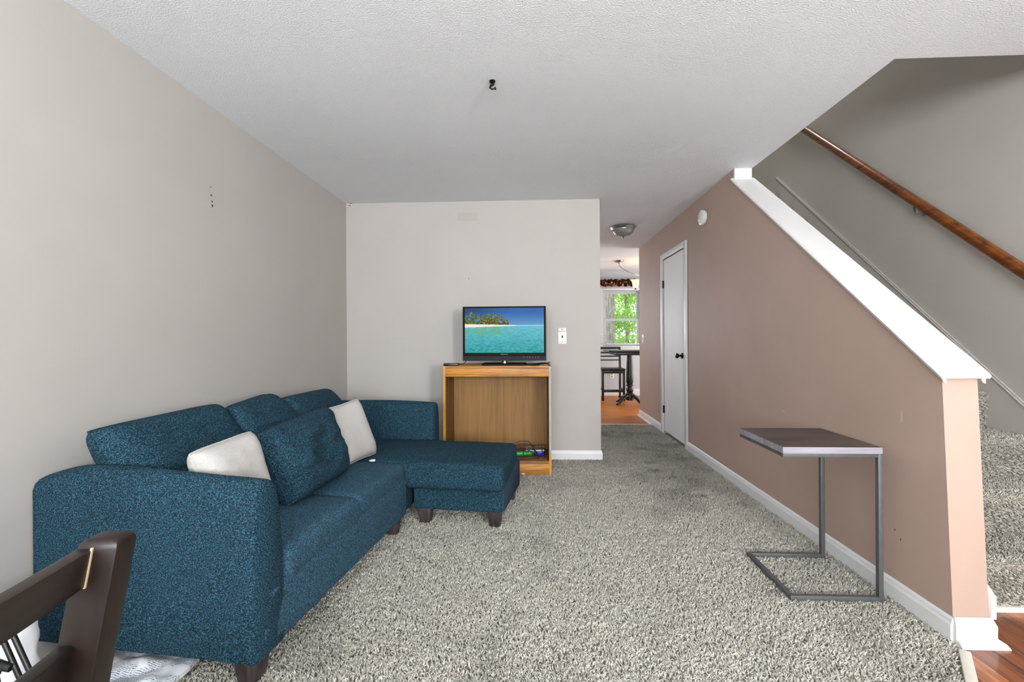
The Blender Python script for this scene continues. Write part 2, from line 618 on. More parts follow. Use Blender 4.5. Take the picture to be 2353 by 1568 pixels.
# ceiling with the stair opening
ce = Geo()
ce.box(XL - 0.12, XP2, YF - 0.1, 9.2, ZC, ZC + 0.22)
ce.box(XP2, XS + 0.12, YF - 0.1, 2.204, ZC, ZC + 0.22)
ce.box(XP2, 3.9, 6.2, 9.2, ZC, ZC + 0.22)
cl = ce.build('ceiling', M['ceiling'], smooth=False)
struct(cl, 'white popcorn textured ceiling')
up = Geo()
up.box(XP2 - 0.12, XP2, 2.204, 6.3, ZC + 0.22, 5.1)
up.box(XP2 - 0.12, XS, 2.084, 2.204, ZC + 0.22, 5.1)
up.box(XP2 - 0.12, XS, 6.2, 6.3, ZC, 5.1)
struct(up.build('wall_upstairs', M['wall_stair'], smooth=False), 'walls of the stairwell above the living room ceiling')
struct(Geo().box(XP2 - 0.12, XS + 0.12, 2.084, 6.3, 5.1, 5.2).build('ceiling_upstairs', M['ceiling'], smooth=False), 'ceiling above the staircase')
struct(Geo().box(XP2, XS, 4.86, 6.2, 2.40, 2.652).build('floor_upstairs', M['carpet_base'], smooth=False), 'upstairs landing floor')
# kitchen shell
struct(Geo().box(XP2 + 0.0, 3.9, 6.30, 6.42, -0.14, ZC).build('wall_kitchen_front', M['kitchen_wall'], smooth=False), 'kitchen wall behind the closet')
struct(Geo().box(3.78, 3.9, 6.42, 9.05, -0.14, ZC).build('wall_kitchen_right', M['kitchen_wall'], smooth=False), 'right kitchen wall')
struct(Geo().box(-1.889, -1.769, YB + 0.12, 9.17, -0.14, ZC).build('wall_kitchen_left', M['kitchen_wall'], smooth=False), 'left kitchen wall')
WX0, WX1, WZ0, WZ1 = 1.40, 2.15, 0.965, 2.06
wk = Geo()
wk.box(-1.77, -1.1, YK, YK + 0.12, -0.14, ZC)
wk.box(-1.1, 0.5, YK, YK + 0.12, -0.14, 0.9)
wk.box(-1.1, 0.5, YK, YK + 0.12, 2.1, ZC)
wk.box(0.5, WX0, YK, YK + 0.12, -0.14, ZC)
wk.box(WX1, 3.9, YK, YK + 0.12, -0.14, ZC)
wk.box(WX0, WX1, YK, YK + 0.12, -0.14, WZ0)
wk.box(WX0, WX1, YK, YK + 0.12, WZ1, ZC)
struct(wk.build('wall_kitchen_back', M['kitchen_wall'], smooth=False), 'kitchen wall around the far window')
# front wall behind the camera; window and door openings placed to suit the lamps
wf = Geo()
wf.box(XL - 0.12, -1.5, YF - 0.12, YF, -0.14, ZC)
wf.box(-1.5, 0.8, YF - 0.12, YF, -0.14, 0.8)
wf.box(-1.5, 0.8, YF - 0.12, YF, 2.1, ZC)
wf.box(0.8, 1.65, YF - 0.12, YF, -0.14, ZC)
wf.box(1.65, 2.55, YF - 0.12, YF, 2.08, ZC)
wf.box(2.55, XS + 0.12, YF - 0.12, YF, -0.14, ZC)
struct(wf.build('wall_front', M['wall'], smooth=False), 'front wall with window and entry door behind the viewer')
fw_ = Geo()
for (a, b, c_, d) in ((-1.5, -1.45, 0.8, 2.1), (0.75, 0.8, 0.8, 2.1), (-1.45, 0.75, 0.8, 0.85), (-1.45, 0.75, 2.05, 2.1), (-0.38, -0.32, 0.85, 2.05)):
    fw_.box(a, b, YF - 0.1, YF - 0.04, c_, d)
w2 = struct(fw_.build('window_2', M['white'], smooth=False), 'wide front window behind the viewer')
fd = Geo()
for (a, b, c_, d) in ((1.65, 1.8, 0, 2.08), (2.4, 2.55, 0, 2.08), (1.8, 2.4, 0, 0.75), (1.8, 2.4, 1.95, 2.08)):
    fd.box(a, b, YF - 0.1, YF - 0.05, c_, d)
struct(fd.build('door_2', M['white'], smooth=False), 'glazed front door behind the viewer')

# holes and patches on the walls
for (y_, z_, r_) in ((2.446, 1.989, 0.0035), (2.449, 1.945, 0.006), (2.456, 1.912, 0.006), (2.457, 1.889, 0.008)):
    Geo().lathe([(r_, -0.001), (r_ * 0.8, 0.0012)], 10, (XL, y_, z_), 'x').build('anchor_hole', M['dark'], wl)
Geo().prism([(2.452, 1.885), (2.456, 1.885), (2.457, 1.912), (2.453, 1.912)], 'x', XL - 0.001, XL + 0.0008).build('scratch', M['patch'], wl)
Geo().prism([(2.40, 1.897), (2.402, 1.90), (2.50, 1.873), (2.498, 1.870)], 'x', XL - 0.001, XL + 0.0006).build('scratch', M['patch'], wl)
Geo().lathe([(0.005, 0.001), (0.003, -0.0015)], 8, (-0.591, YB, 1.706), 'y').build('nail_hole', M['dark'], wb)
Geo().lathe([(0.002, 0.001), (0.0015, -0.0015)], 8, (-1.36, YB, 1.42), 'y').build('nail_hole', M['dark'], wb)
Geo().box(-0.70, -0.505, YB - 0.0006, YB + 0.001, 2.255, 2.335).build('paint_patch', paint('touch_up_paint', srgb(178, 173, 167)), wb)
for (y_, z_, a_, b_) in ((2.924, 0.675, 0.022, 0.008), (2.01, 0.80, 0.004, 0.03), (3.25, 2.06, 0.003, 0.02), (2.02, 0.27, 0.003, 0.005), (2.05, 0.30, 0.003, 0.004)):
    Geo().prism([(y_ - a_, z_ - b_ * .6), (y_ + a_ * .8, z_ - b_), (y_ + a_, z_ + b_ * .4), (y_ - a_ * .2, z_ + b_)], 'x', XP - 0.0006, XP + 0.001).build('paint_chip', M['chip'] if z_ > 0.6 and a_ > 0.003 and y_ > 2.5 else M['dark'] if z_ < 0.5 else M['patch'], wp)

# ------------------------------------------------------------------ baseboards, door and stair trim
BB = [(0.0, 0.0), (0.012, 0.0), (0.0125, 0.055), (0.009, 0.066), (0.0075, 0.076), (0.003, 0.085), (0.0, 0.085)]


def bb_x(x, y0, y1, side):
    """baseboard on a wall of constant x; side = direction it sticks out"""
    return [[(x + side * p[0], y, p[1] - (0.012 if p[1] == 0 else 0)) for p in BB] for y in (y0, y1)]


def loft(g, rows):
    n = len(rows[0])
    vs = [p for r_ in rows for p in r_]
    fs = []
    for i in range(len(rows) - 1):
        for k_ in range(n):
            k2 = (k_ + 1) % n
            fs.append((i * n + k_, i * n + k2, (i + 1) * n + k2, (i + 1) * n + k_))
    fs.append(tuple(range(n)))
    fs.append(tuple(range(len(vs) - 1, len(vs) - n - 1, -1)))
    return g.add(vs, fs)


g = loft(Geo(), [[(XP - p[0], y, p[1] - (0.012 if p[1] == 0 else 0)) for p in BB] for y in (1.775, 4.672)])
struct(g.build('baseboard_right', M['white'], smooth=False), 'white baseboard along the pink wall')
g = loft(Geo(), [[(XP - p[0], 5.578, p[1] - (0.012 if p[1] == 0 else 0)) for p in BB],
                 [(XP - p[0], 6.72 + p[0], p[1] - (0.012 if p[1] == 0 else 0)) for p in BB],
                 [(XP2, 6.72 + p[0], p[1] - (0.012 if p[1] == 0 else 0)) for p in BB]])
b2 = struct(g.build('baseboard_hall', M['white'], smooth=False), 'white baseboard of the pink wall beyond the closet door')
sh = [(0.012, -0.012), (0.030, -0.012), (0.028, 0.004), (0.020, 0.012), (0.012, 0.015)]
loft(Geo(), [[(XP - p[0], 6.04, p[1]) for p in sh], [(XP - p[0], 6.72 + p[0], p[1]) for p in sh], [(XP2, 6.72 + p[0], p[1]) for p in sh]]).build('shoe_moulding', M['white'], b2)
g = loft(Geo(), [[(XL, YB - p[0], p[1] - (0.012 if p[1] == 0 else 0)) for p in BB],
                 [(XR + p[0], YB - p[0], p[1] - (0.012 if p[1] == 0 else 0)) for p in BB],
                 [(XR + p[0], YB + 0.12, p[1] - (0.012 if p[1] == 0 else 0)) for p in BB]])
struct(g.build('baseboard_back', M['white'], smooth=False), 'white baseboard under the television wall')
g = loft(Geo(), [[(XL + p[0], y, p[1] - (0.012 if p[1] == 0 else 0)) for p in BB] for y in (YF, YB)])
struct(g.build('baseboard_left', M['white'], smooth=False), 'white baseboard behind the sofa')
g = loft(Geo(), [[(x_, YK - p[0], p[1] * 1.35 - (0.012 if p[1] == 0 else 0)) for p in BB] for x_ in (0.3, 3.78)])
struct(g.build('baseboard_kitchen', M['white'], smooth=False), 'white baseboard below the kitchen window')

# base of the half wall's end
BN = [(0.0, -0.015), (0.014, -0.015), (0.0145, 0.062), (0.010, 0.074), (0.008, 0.080), (0.003, 0.089), (0.0, 0.089)]
g = loft(Geo(), [[(XP - p[0] * 0.3, 1.775 - p[0], p[1]) for p in BN], [(XP2 + p[0], 1.775 - p[0], p[1]) for p in BN], [(XP2 + p[0], 1.985, p[1]) for p in BN]])
t1 = struct(g.build('trim_1', M['white'], smooth=False), 'bright white base block at the end of the pink half wall')
SN = [(0.014, -0.02), (0.040, -0.02), (0.038, -0.004), (0.030, 0.009), (0.014, 0.014)]
loft(Geo(), [[(XP - 0.004, 1.775 - p[0], p[1]) for p in SN], [(XP2 + p[0], 1.775 - p[0], p[1]) for p in SN], [(XP2 + p[0], 1.985, p[1]) for p in SN]]).build('shoe_moulding', M['white'], t1)
Geo().prism([(1.768, 0.085), (1.768, 0.168), (1.80, 0.20), (1.99, 0.36), (1.99, 0.085)], 'x', XP2, XP2 + 0.018).build('stringer', M['white'], t1, bevel=0.002)

# sloping white cap on the half wall
cy0, cy1 = 1.792, 3.60
d = (cap_z(cy1) - cap_z(cy0))
capg = Geo()
prof = [(1.553, -0.020), (1.547, -0.011), (1.553, 0.0), (1.727, 0.0), (1.733, -0.011), (1.727, -0.020)]
prof_r = [(1.560, -0.018), (1.556, -0.011), (1.560, -0.004), (1.720, -0.004), (1.724, -0.011), (1.720, -0.018)]
rows = [[(p[0], cy0 - 0.008, cap_z(cy0) + p[1]) for p in prof_r]] + [[(p[0], y, cap_z(y) + p[1]) for p in prof] for y in (cy0, cy1)]
loft(capg, rows)
t2 = struct(capg.build('trim_2', M['white'], smooth=False), 'sloping white cap board on the pink half wall')
for (x0, x1) in ((1.562, XP), (XP2, 1.719)):
    loft(Geo(), [[(x0, y, cap_z(y) - 0.02), (x1, y, cap_z(y) - 0.02), (x1, y, cap_z(y) - 0.045), ((x0 * .4 + x1 * .6) if x0 < 1.6 else (x0 * .6 + x1 * .4), y, cap_z(y) - 0.043), (x0 if x0 < 1.6 else x0, y, cap_z(y) - 0.034)] for y in (1.800, cy1)]).build('cove_moulding', M['white'], t2)
Geo().box(XP - 0.004, XP2 - 0.004, 3.575, 3.60, cap_z(3.58) - 0.01, ZC).build('end_block', M['white'], t2, bevel=0.002)

# skirt board on the stair wall
sk = lambda y: 0.792 + (2.816 - 0.792) / (4.909 - 2.521) * (y - 2.521)
poly = [(1.95, 0.0), (1.95, sk(1.95)), (4.909, sk(4.909)), (4.99, sk(4.909) - 0.01), (5.06, 2.775), (5.09, 2.70), (5.09, 2.60)]
t3 = struct(Geo().prism(poly, 'x', XS - 0.018, XS + 0.001).build('trim_3', M['wall_stair'], smooth=False), 'painted skirt board rising along the stair wall')
Geo().prism([(1.95, sk(1.95) - 0.012), (1.95, sk(1.95)), (4.909, sk(4.909)), (4.909, sk(4.909) - 0.012)], 'x', XS - 0.024, XS - 0.010).build('bead', M['wall'], t3, bevel=0.002)
struct(Geo().box(XS - 0.014, XS, 5.09, 6.2, 2.652, 2.745).build('baseboard_upstairs', M['wall'], bevel=0.003), 'baseboard of the upstairs landing')

# closet door
door = bpy.data.objects.new('door_1', None)
COL.objects.link(door)
door.location = (XP, (DY0 + DY1) / 2, 0)
struct(door, 'narrow flat white closet door in the pink wall')
yc = (DY0 + DY1) / 2
Geo().box(0.004, 0.040, DY0 - yc, DY1 - yc, 0.028, DZ).build('leaf', M['door_white'], door, bevel=0.002)
CW = 0.058
cz = DZ + 0.012
for (y0, y1, z0, z1) in ((DY0 - 0.006 - CW, DY0 - 0.006, -0.012, cz + CW), (DY1 + 0.006, DY1 + 0.006 + CW, -0.012, cz + CW), (DY0 - 0.006, DY1 + 0.006, cz - 0.004, cz + CW)):
    Geo().box(-0.017, 0.004, y0 - yc, y1 - yc, z0, z1).build('casing', M['white'], door, bevel=0.005)
for z_ in (1.77, 0.28):
    hg = Geo()
    hg.lathe([(0.007, -0.045), (0.007, 0.045)], 10, (-0.002, DY1 + 0.004 - yc, z_))
    hg.box(-0.001, 0.006, DY1 - 0.03 - yc, DY1 + 0.004 - yc, z_ - 0.045, z_ + 0.045)
    hg.build('hinge', M['bronze'], door)
kn = Geo()
kn.lathe([(0.032, 0.006), (0.032, 0.0), (0.026, -0.006), (0.012, -0.010), (0.010, -0.028), (0.018, -0.036), (0.027, -0.046), (0.028, -0.056), (0.022, -0.066), (0.006, -0.070)], 24, (0, 4.842 - yc, 0.945), 'x')
kn.build('knob', M['bronze'], door)

# ------------------------------------------------------------------ staircase
stairs = thing('staircase', 'grey carpeted staircase rising behind the pink half wall', 'stairs', (XP2, 1.987, 0))
RUN, RISE = 0.238, 0.204
NOSE = 0.026


def step_profile(i):
    y0 = RUN * i
    z1 = RISE * (i + 1)
    z0 = RISE * i - (0.02 if i else 0.014)
    pts = [(y0 + 0.012, z0), (y0 + 0.008, z1 - 0.10)]
    for a in range(0, 100, 15):
        t = R(a)
        pts.append((y0 - 0.008 + 0.03 - 0.03 * math.cos(t), z1 - 0.03 + 0.03 * math.sin(t)))
    pts += [(y0 + RUN + 0.03, z1), (y0 + RUN + 0.03, z0)]
    return pts


for i in range(13):
    Geo().prism(step_profile(i), 'x', 0.002, XS - XP2 - 0.020).build('step', M['carpet_base'], stairs)
Geo().box(0.019, XS - XP2 - 0.018, -0.012, 0.008, -0.012, 0.012).build('edge_strip', M['strip'], stairs, bevel=0.002)

# handrail
hr = thing('handrail', 'stained wooden handrail fixed along the stair wall', 'handrail', (2.53, 2.2, 0))
rz_ = lambda y: 1.470 + (3.074 - 1.470) / (4.34 - 2.449) * (y - 2.449)
pr = []
for k in range(20):
    a = 2 * math.pi * k / 20
    cx, cz_ = math.cos(a), math.sin(a)
    pr.append((0.026 * (abs(cx) ** 0.8) * (1 if cx > 0 else -1), 0.040 * (abs(cz_) ** 0.85) * (1 if cz_ > 0 else -1)))
loft(Geo(), [[(p[0], y - 2.2, rz_(y) + p[1]) for p in pr] for y in (1.7, 2.2, 2.7, 3.3, 4.0, 5.0)]).build('rail', M['rail'], hr)
for yb in (3.12, 4.75, 1.9):
    br = Geo()
    zb = rz_(yb)
    br.tube([(0.068, yb - 2.2, zb - 0.085), (0.03, yb - 2.2, zb - 0.085), (0.005, yb - 2.2, zb - 0.07), (0.0, yb - 2.2, zb - 0.035)], 0.007, 8)
    br.lathe([(0.022, 0.0698), (0.020, 0.062), (0.008, 0.058)], 14, (0, yb - 2.2, zb - 0.085), 'x')
    br.build('bracket', M['chrome'], hr)

# ------------------------------------------------------------------ carpet pile
def pile(name, P, N, L, Wd, colr, parent, lean=(0.5, 1.25)):
    n = len(P)
    rnd = rng.random((n, 6))
    T = rng.normal(size=(n, 3))
    T -= (T * N).sum(1, keepdims=True) * N
    T /= np.linalg.norm(T, axis=1, keepdims=True) + 1e-9
    B = np.cross(N, T)
    ang = lean[0] + (lean[1] - lean[0]) * rnd[:, :1]
    l = L * (0.75 + 0.5 * rnd[:, 1:2])
    mid = P + N * (l * 0.52) * np.cos(ang * 0.45) + T * (l * 0.52) * np.sin(ang * 0.45)
    tip = mid + N * (l * 0.5) * np.cos(ang) + T * (l * 0.5) * np.sin(ang) + B * (l * 0.25) * (rnd[:, 2:3] - 0.5)
    w = Wd * (0.75 + 0.5 * rnd[:, 3:4]) * 0.5
    V = np.empty((n, 7, 3))
    for k_ in range(3):
        a = 2 * math.pi * k_ / 3
        off = T * math.cos(a) + B * math.sin(a)
        V[:, k_] = P + off * w
        V[:, 3 + k_] = mid + off * w * 1.05
    V[:, 6] = tip
    quads = np.array([[0, 1, 4, 3], [1, 2, 5, 4], [2, 0, 3, 5]])
    tris = np.array([[3, 4, 6], [4, 5, 6], [5, 3, 6]])
    base = (np.arange(n) * 7)[:, None, None]
    Q = (quads[None] + base).reshape(-1)
    T3 = (tris[None] + base).reshape(-1)
    me = bpy.data.meshes.new(name)
    me.vertices.add(n * 7)
    me.vertices.foreach_set('co', V.reshape(-1).astype(np.float32))
    me.loops.add(len(Q) + len(T3))
    me.loops.foreach_set('vertex_index', np.concatenate([Q, T3]).astype(np.int32))
    me.polygons.add(n * 6)
    ls = np.concatenate([np.arange(n * 3) * 4, len(Q) + np.arange(n * 3) * 3])
    me.polygons.foreach_set('loop_start', ls.astype(np.int32))
    me.update(calc_edges=True)
    ca = me.color_attributes.new('Col', 'FLOAT_COLOR', 'POINT')
    C = np.ones((n, 7, 4))
    shade = colr[:, None, :] * np.ones((n, 7, 1))
    C[:, :, :3] = shade
    ca.data.foreach_set('color', C.reshape(-1).astype(np.float32))
    me.polygons.foreach_set('use_smooth', np.ones(n * 6, dtype=bool))
    o = link(name, me, M['carpet'], parent, smooth=False)
    o['kind'] = 'stuff'
    return o


def smooth(a, b, x):
    t = np.clip((x - a) / (b - a), 0, 1)
    return t * t * (3 - 2 * t)


def blot(x, y, s, seed):
    return np.array([mnoise.noise(Vector((a * s + seed, b * s, seed))) for a, b in zip(x, y)])


def scatter(x0, x1, y0, y1, dens):
    n = int((x1 - x0) * (y1 - y0) * dens)
    return rng.uniform(x0, x1, n), rng.uniform(y0, y1, n)


xs, ys, ws_ = [], [], []
for (x0, x1, y0, y1, dn, wd) in ((-1.75, 1.57, 1.15, 2.2, 21000, 0.0062), (-1.1, 1.57, 2.2, 3.2, 19000, 0.0066), (-0.3, 1.57, 3.2, 4.3, 17000, 0.0070),
                                 (-1.0, -0.3, 3.2, 3.8, 9000, 0.0070), (0.66, 1.57, 4.3, 6.0, 14000, 0.0075)):
    a, b = scatter(x0, x1, y0, y1, dn)
    xs.append(a); ys.append(b); ws_.append(np.full(len(a), wd))
xs, ys, ws_ = np.concatenate(xs), np.concatenate(ys), np.concatenate(ws_)
# keep the carpet side of the diagonal edge
keep = ~((xs > 0.9) & (ys < (xs - 0.905) * (1.733 - 0.9) / (1.553 - 0.915) + 0.905))
keep &= ~((xs < -1.2) & (ys > 1.6))
xs, ys, ws_ = xs[keep], ys[keep], ws_[keep]
b1 = blot(xs, ys, 1.7, 3.1)
b2_ = blot(xs, ys, 5.0, 8.2)
b3 = blot(xs, ys, 14.0, 1.7)
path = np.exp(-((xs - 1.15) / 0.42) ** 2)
soil_shade = smooth(3.2, 4.6, ys + 0.35 * b1) * (0.45 + 0.55 * path) * 0.36  # hall soiling plus the hall's light falloff, painted into the pile colour
soil_shade += 0.16 * smooth(0.05, 0.5, b1 + 0.4 * b2_) + 0.10 * smooth(0.1, 0.6, b2_)
soil_shade += 0.36 * np.exp(-(((xs - 1.18) / 0.38) ** 2 + ((ys - 3.72) / 0.34) ** 2)) * (0.8 + 0.5 * b2_)
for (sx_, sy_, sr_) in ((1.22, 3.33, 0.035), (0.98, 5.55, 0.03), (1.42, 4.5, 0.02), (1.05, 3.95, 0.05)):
    soil_shade += 0.5 * np.exp(-(((xs - sx_) / sr_) ** 2 + ((ys - sy_) / sr_) ** 2))
soil_shade = np.clip(soil_shade, 0, 0.72)
tone = np.clip(1.0 - soil_shade + 0.08 * b3 + rng.normal(0, 0.13, len(xs)), 0.2, 1.25)
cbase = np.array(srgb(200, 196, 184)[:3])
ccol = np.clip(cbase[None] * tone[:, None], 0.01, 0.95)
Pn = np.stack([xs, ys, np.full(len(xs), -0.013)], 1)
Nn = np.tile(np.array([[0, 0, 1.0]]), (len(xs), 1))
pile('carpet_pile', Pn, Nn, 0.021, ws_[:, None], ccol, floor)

# pile on the visible steps
sp, sn = [], []
for i in range(6):
    pts = step_profile(i)[1:-1]
    pts[0] = (pts[0][0], RISE * i)
    for (a, b) in zip(pts[:-1], pts[1:]):
        ln = math.hypot(b[0] - a[0], b[1] - a[1])
        if ln < 1e-4:
            continue
        nn = max(1, int(ln * 0.88 * 21000))
        t = rng.random(nn)
        px = rng.uniform(0.02, XS - XP2 - 0.02, nn)
        sp.append(np.stack([px, a[0] + (b[0] - a[0]) * t, a[1] + (b[1] - a[1]) * t], 1))
        nv = np.array([0, -(b[1] - a[1]), (b[0] - a[0])]) / ln
        sn.append(np.tile(nv[None], (nn, 1)))
sp, sn = np.concatenate(sp), np.concatenate(sn)
bb_ = blot(sp[:, 1] * 3 + sp[:, 0], sp[:, 2] * 3, 3.0, 4.4)
tn = np.clip(0.86 - 0.16 * smooth(0.0, 0.5, bb_) + rng.normal(0, 0.15, len(sp)), 0.2, 1.2)
sc_ = np.clip(cbase[None] * tn[:, None], 0.01, 0.9)
pile('carpet_pile', sp, sn, 0.012, np.full((len(sp), 1), 0.0048), sc_, stairs, (0.3, 1.1))

# ------------------------------------------------------------------ sofa
TH = R(-6.3)
SO = Vector((-1.69, 1.52, 0))
sofa = thing('sofa', 'teal tweed sofa with chaise end against the left wall', 'sofa', SO, TH)


def sw(x, y, z):
    return tuple(SO + Vector((x * math.cos(TH) - y * math.sin(TH), x * math.sin(TH) + y * math.cos(TH), z)))


soft_box('seat_base', 0.03, 0.800, 0.03, 1.285, 0.09, 0.30, 0.014, M['fabric_seat'], sofa, wr=0.003, step=0.05)  # paler fabric stands in for light falling on the sofa front
soft_box('seat_base', 0.03, 0.780, 1.29, 2.05, 0.09, 0.25, 0.014, M['fabric'], sofa, step=0.06)


def arm(name, y0, sgn, xlen, ztop_fn, xoff=-0.066):
    prof_ = [(0.0, 0.09), (-0.004, 0.30), (-0.004, 0.52), (0.002, 0.60), (0.014, 0.645), (0.036, 0.672), (0.062, 0.678), (0.088, 0.668),
             (0.110, 0.645), (0.125, 0.60), (0.135, 0.54), (0.146, 0.42), (0.152, 0.25), (0.155, 0.09)]
    xs_ = [0.0, 0.006, 0.02] + list(np.linspace(0.05, xlen - 0.05, 16)) + [xlen - 0.02, xlen - 0.006, xlen]
    ins = [0.004, 0.001, 0.0] + [0.0] * 16 + [0.0, 0.004, 0.013]
    rows_ = []
    for x0_, q in zip(xs_, ins):
        zt = ztop_fn(x0_ / xlen)
        x_ = x0_ + xoff
        row = []
        for (y_, z_) in prof_:
            zz = 0.09 + (z_ - 0.09) * (zt - 0.09) / (0.678 - 0.09)
            t0_ = x0_ / xlen
            if t0_ < 0.3 and z_ > 0.5 and y_ < 0.05:
                zz += (1 - t0_ / 0.3) * (zt - zz) * 0.75
            yy_ = y_
            cyc = 0.075
            yy_ = cyc + (yy_ - cyc) * (1 - q / 0.075)
            zz = zz - (q if z_ > 0.4 else 0)
            n_ = 0.004 * mnoise.noise(Vector((x_ * 7, z_ * 7, y0)))
            row.append((x_, y0 + sgn * (yy_ - n_), zz))
        rows_.append(row)
    g_ = Geo()
    # subdivide the long outer side for smooth shading
    loft(g_, rows_)
    return g_.build(name, M['fabric'], sofa)


arm('armrest', 0.0, 1, 0.866, lambda t: 0.660 + 0.042 * math.sin(min(1, t / 0.25) * math.pi / 2) - 0.026 * max(0, t - 0.3) / 0.7)
arm('armrest', 2.085, -1, 0.811, lambda t: 0.655 + 0.012 * math.sin(t * math.pi))
soft_box('back', -0.062, 0.05, 0.02, 2.06, 0.09, 0.635, 0.03, M['fabric'], sofa, wr=0.004, step=0.08)
Geo().box(-0.072, -0.066, 0.006, 2.07, 0.10, 0.630).build('backing_strip', M['tan'], sofa, bevel=0.004)
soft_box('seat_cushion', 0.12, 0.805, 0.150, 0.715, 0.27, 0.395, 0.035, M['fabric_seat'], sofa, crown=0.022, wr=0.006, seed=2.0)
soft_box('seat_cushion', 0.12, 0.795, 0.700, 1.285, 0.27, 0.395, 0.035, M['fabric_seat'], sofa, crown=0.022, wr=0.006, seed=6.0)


def chaise_fn(V):
    return V


ch = soft_box('chaise_cushion', 0.12, 1.385, 1.285, 1.925, 0.232, 0.392, 0.045, M['fabric'], sofa, crown=0.022, wr=0.007, wscale=8, seed=9.0, step=0.022)
# seam along the chaise front edge and cushion seams
zt = lambda x: 0.374 + 0.004 * math.sin(x * 21)
Geo().tube([(0.80 + 0.56 * i / 24, 1.284 + 0.004 * math.sin(i * 1.9), zt(i)) for i in range(25)], 0.004, 6).build('seam', M['fabric'], ch)
soft_box('chaise_base', 0.806, 1.365, 1.365, 1.915, 0.09, 0.240, 0.014, M['fabric'], sofa, wr=0.003, step=0.05)
lin = Geo().prism([(1.375, 0.095), (1.90, 0.095), (1.915, 0.16), (1.91, 0.27), (1.80, 0.285), (1.375, 0.23)], 'x', 1.352, 1.378)
lin.v = [(x_ + (0.022 * max(0, (y_ - 1.375) / 0.54) if x_ > 1.36 else 0), y_, z_) for (x_, y_, z_) in lin.v]
lin.build('side_lining', M['fabric_dark'], sofa, bevel=0.006)
for (lx_, ly_) in ((0.735, 0.065), (0.06, 0.065), (0.872, 1.415), (1.315, 1.415), (1.33, 1.88), (0.06, 2.0), (0.735, 1.22)):
    lg = Geo()
    a, b = 0.042, 0.030
    vs = [(lx_ + sx * b, ly_ + sy * b, -0.010) for sx, sy in ((-1, -1), (1, -1), (1, 1), (-1, 1))] + [(lx_ + sx * a, ly_ + sy * a, 0.094) for sx, sy in ((-1, -1), (1, -1), (1, 1), (-1, 1))]
    lg.add(vs, [(0, 1, 2, 3), (7, 6, 5, 4), (0, 4, 5, 1), (1, 5, 6, 2), (2, 6, 7, 3), (3, 7, 4, 0)])
    lg.build('leg', M['leg_wood'], sofa, bevel=0.004)
Geo().prism([(0.565, 1.272), (0.600, 1.276), (0.592, 1.302), (0.572, 1.296)], 'z', 0.398, 0.408).build('tag', M['plastic_white'], ch, bevel=0.002)

GB = 'loose back cushions of the sofa'
pillow('back_cushion', [sw(0.105, 0.035, 0.825), sw(0.055, 0.665, 0.832), sw(0.24, 0.80, 0.40), sw(0.29, 0.13, 0.40)], 0.19, M['fabric'],
       'wide teal back cushion nearest the viewer, behind the front white pillow', 'cushion', GB, 0.01, seed=1.3, wr=0.012, wscale=6, power=8, rnd=0.03)
pillow('back_cushion', [sw(0.100, 0.655, 0.808), sw(0.06, 1.03, 0.838), sw(0.25, 1.36, 0.42), sw(0.27, 0.74, 0.40)], 0.18, M['fabric'],
       'middle teal back cushion leaning on the left wall', 'cushion', GB, 0.01, seed=4.1, wr=0.010, wscale=6, power=8, rnd=0.045)
pillow('back_cushion', [sw(0.100, 1.055, 0.80), sw(0.03, 1.66, 0.792), sw(0.20, 1.90, 0.42), sw(0.26, 1.20, 0.42)], 0.18, M['fabric'],
       'dark teal back cushion in the far corner of the sofa', 'cushion', GB, 0.01, seed=7.7, wr=0.010, wscale=6, power=8, rnd=0.045)
pillow('throw_cushion', [(-1.215, 1.945, 0.735), (-1.195, 2.585, 0.760), (-1.03, 2.485, 0.405), (-1.06, 1.94, 0.405)], 0.20, M['fabric'],
       'slumped blue cushion propped between two white pillows on the sofa', 'cushion', None, 0.03, seed=3.3, wr=0.034, wscale=5.5, n=40, power=5)
M_w = M['fabric_white']
pillow('throw_pillow', [(-1.22, 1.555, 0.745), (-1.18, 1.870, 0.765), (-1.105, 1.865, 0.44), (-1.14, 1.63, 0.43)], 0.15, M_w,
       'off white square pillow near the front armrest', 'pillow', 'white throw pillows', 0.03, seed=5.0, wr=0.008, power=5, rnd=0.06)
pillow('throw_pillow', [(-1.255, 2.640, 0.725), (-1.12, 2.885, 0.765), (-1.0, 2.895, 0.402), (-1.08, 2.575, 0.402)], 0.13, M_w,
       'off white square pillow tilted on the chaise end', 'pillow', 'white throw pillows', 0.06, seed=6.0, wr=0.006)

# ------------------------------------------------------------------ cabinet
CX0, CX1, CY0, CY1, CZ = -0.745, 0.161, 3.80, 4.235, 0.908
cab = thing('tv_cabinet', 'open oak veneer cabinet with missing doors under the television', 'cabinet', ((CX0 + CX1) / 2, CY0, 0))
ox = (CX0 + CX1) / 2
hw = (CX1 - CX0) / 2
dp = CY1 - CY0
Geo().box(-hw, -hw + 0.020, 0, dp, -0.008, CZ).build('side_panel', M['oak_side'], cab, bevel=0.001)
Geo().box(hw - 0.020, hw, 0, dp, -0.008, CZ).build('side_panel', M['oak_side'], cab, bevel=0.001)
Geo().box(-hw, -hw + 0.0195, -0.0014, 0.0, -0.008, CZ).build('edge_band', M['oak_v'], cab)
Geo().box(hw - 0.0195, hw, -0.0014, 0.0, -0.008, 0.182).build('edge_band', M['oak_v'], cab)
Geo().box(hw - 0.0195, hw - 0.0005, -0.0012, 0.0, 0.182, CZ - 0.002).build('bare_edge', M['particle'], cab)
Geo().box(-hw + 0.020, hw - 0.020, 0.001, dp, CZ - 0.018, CZ).build('top', M['oak'], cab, bevel=0.001)
Geo().box(-hw + 0.020, hw - 0.020, 0.002, 0.020, CZ - 0.088, CZ - 0.0185).build('front_rail', M['oak'], cab, bevel=0.001)
